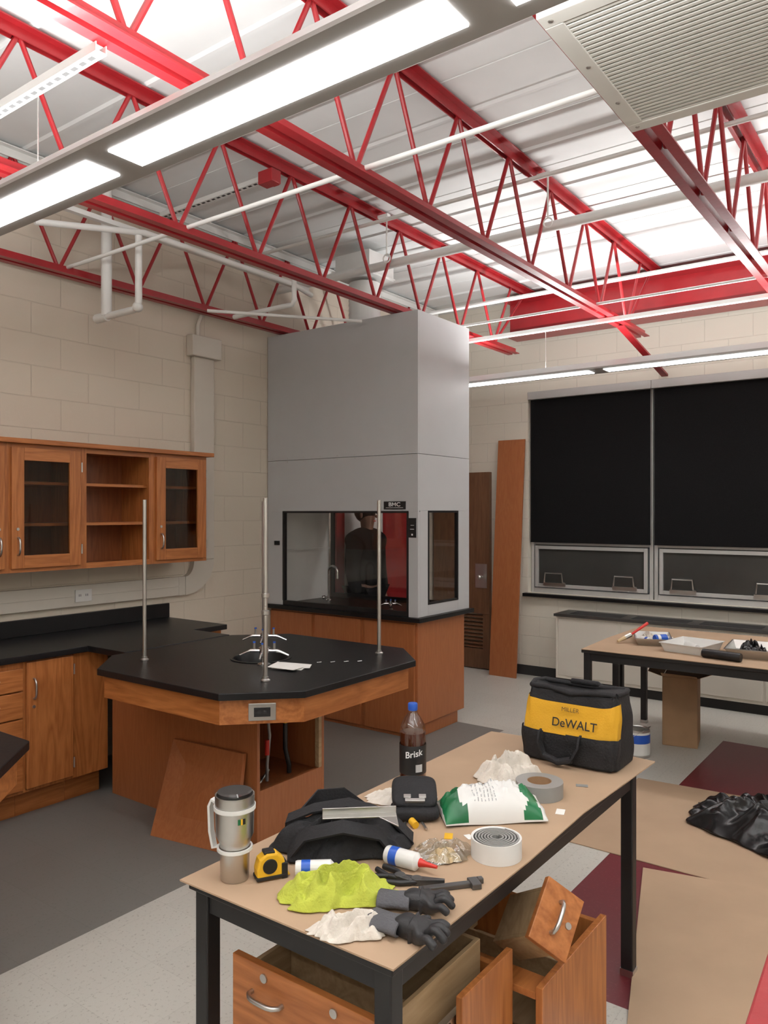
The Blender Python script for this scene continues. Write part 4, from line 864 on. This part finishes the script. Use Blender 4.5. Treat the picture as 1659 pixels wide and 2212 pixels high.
tray('paint_tray',5.42,1.42,.34,.28,.06,mWP,R(-10),'white plastic roller tray on the table','paint tray')
b=M(mWP,TR(5.42,1.42,Z+.03,R(40))@Matrix.Rotation(R(90),4,'Y')).lathe([(0,-.08),(.02,-.08),(.022,-.07),(.022,.07),(.02,.08),(0,.08)]);b.done('roller_cover',at=(5.42,1.42,Z+.03),label='white paint roller cover lying in the tray',cat='paint roller',smooth=50)
tray('paint_tray',5.5,1.05,.40,.30,.06,mSteel,R(5),'metal roller tray with dark liner','paint tray')
crumple('tray_liner',mTrash,(5.5,1.06,Z+.006),.15,.10,.1,.10,71,label='crumpled black plastic liner in the metal tray',cat='plastic liner')
M(mBlack,TR(5.19,1.18,Z+.0285,R(80))@Matrix.Rotation(R(90),4,'Y')).lathe([(0,-.12),(.026,-.12),(.028,-.11),(.028,.11),(.026,.12),(0,.12)]).done('roller_cover',at=(5.19,1.18,Z),label='black used paint roller cover on the table',cat='paint roller',smooth=50)
# box, can
e=thing('cardboard_box',(5.9,1.62,0),'tall worn cardboard box with open flaps under the table','cardboard box')
M(mCardBox,TR(5.9,1.62,0,R(10))).box(-.13,.13,-.12,.12,.0,.50).done('box_body',e,bevel=.004)
T=TR(5.9,1.62,.5,R(10));b=M(mCardBox,T)
for p,q,o in(((-.13,-.12),(.13,-.12),(0,-.10)),((.13,.12),(-.13,.12),(0,.10)),((-.13,.12),(-.13,-.12),(-.09,0))):
    b.hexa([(*p,0),(*q,0),(*q,.003),(*p,.003)],[(p[0]+o[0],p[1]+o[1],.04),(q[0]+o[0],q[1]+o[1],.03),(q[0]+o[0],q[1]+o[1],.033),(p[0]+o[0],p[1]+o[1],.043)])
b.done('box_flap',e)
x_,y_=5.40,1.78;e=thing('paint_can',(x_,y_,0),'metal paint can with blue and white label','paint can')
M(mSteel).lathe([(0,0),(.083,0),(.083,.19),(.078,.19),(.075,.184),(0,.184)],(x_,y_,0),36).done('can_body',e,smooth=35);M(mWP).lathe([(.0835,.02),(.0838,.02),(.0838,.175),(.0835,.175)],(x_,y_,0),36).use(mBlue).lathe([(.0842,.1),(.0842,.16)],(x_,y_,0),36).done('can_label',e,smooth=35)
M(mSteel).tube([(x_-.084,y_,.15),(x_-.07,y_-.07,.2),(x_,y_-.09,.215),(x_+.07,y_-.07,.2),(x_+.084,y_,.15)],.002,6).done('bail_handle',e)
crumple('trash_bag',mTrash,(4.46,.72,.006),.56,.32,R(60),.20,83,fold=60,freq=3.4,label='black plastic trash bag slumped on floor cardboard',cat='trash bag')
# red sawhorse at the edge
e=thing('sawhorse',(1.1,.12,0),'red painted sawhorse standing near the table','sawhorse')
M(mRed).hexa([(.75,.14,.965),(1.45,.17,.955),(1.45,.24,.955),(.75,.21,.965)],[(.75,.14,1.02),(1.45,.17,1.01),(1.45,.24,1.01),(.75,.21,1.02)]).done('top_rail',e,bevel=.004)
for x_ in(.82,1.36):
    for s_ in(-1,1):M(mRed).hexa([(x_-.03,.18+s_*.28-.02,0),(x_+.03,.18+s_*.28-.02,0),(x_+.03,.18+s_*.28+.02,0),(x_-.03,.18+s_*.28+.02,0)],[(x_-.03,.18+s_*.02-.015,.955),(x_+.03,.18+s_*.02-.015,.955),(x_+.03,.18+s_*.02+.015,.955),(x_-.03,.18+s_*.02+.015,.955)]).done('leg',e)
# world
wd=bpy.data.worlds.new('world');SC.world=wd;wd.use_nodes=True;wd.node_tree.nodes['Background'].inputs[0].default_value=(.02,.02,.025,1)
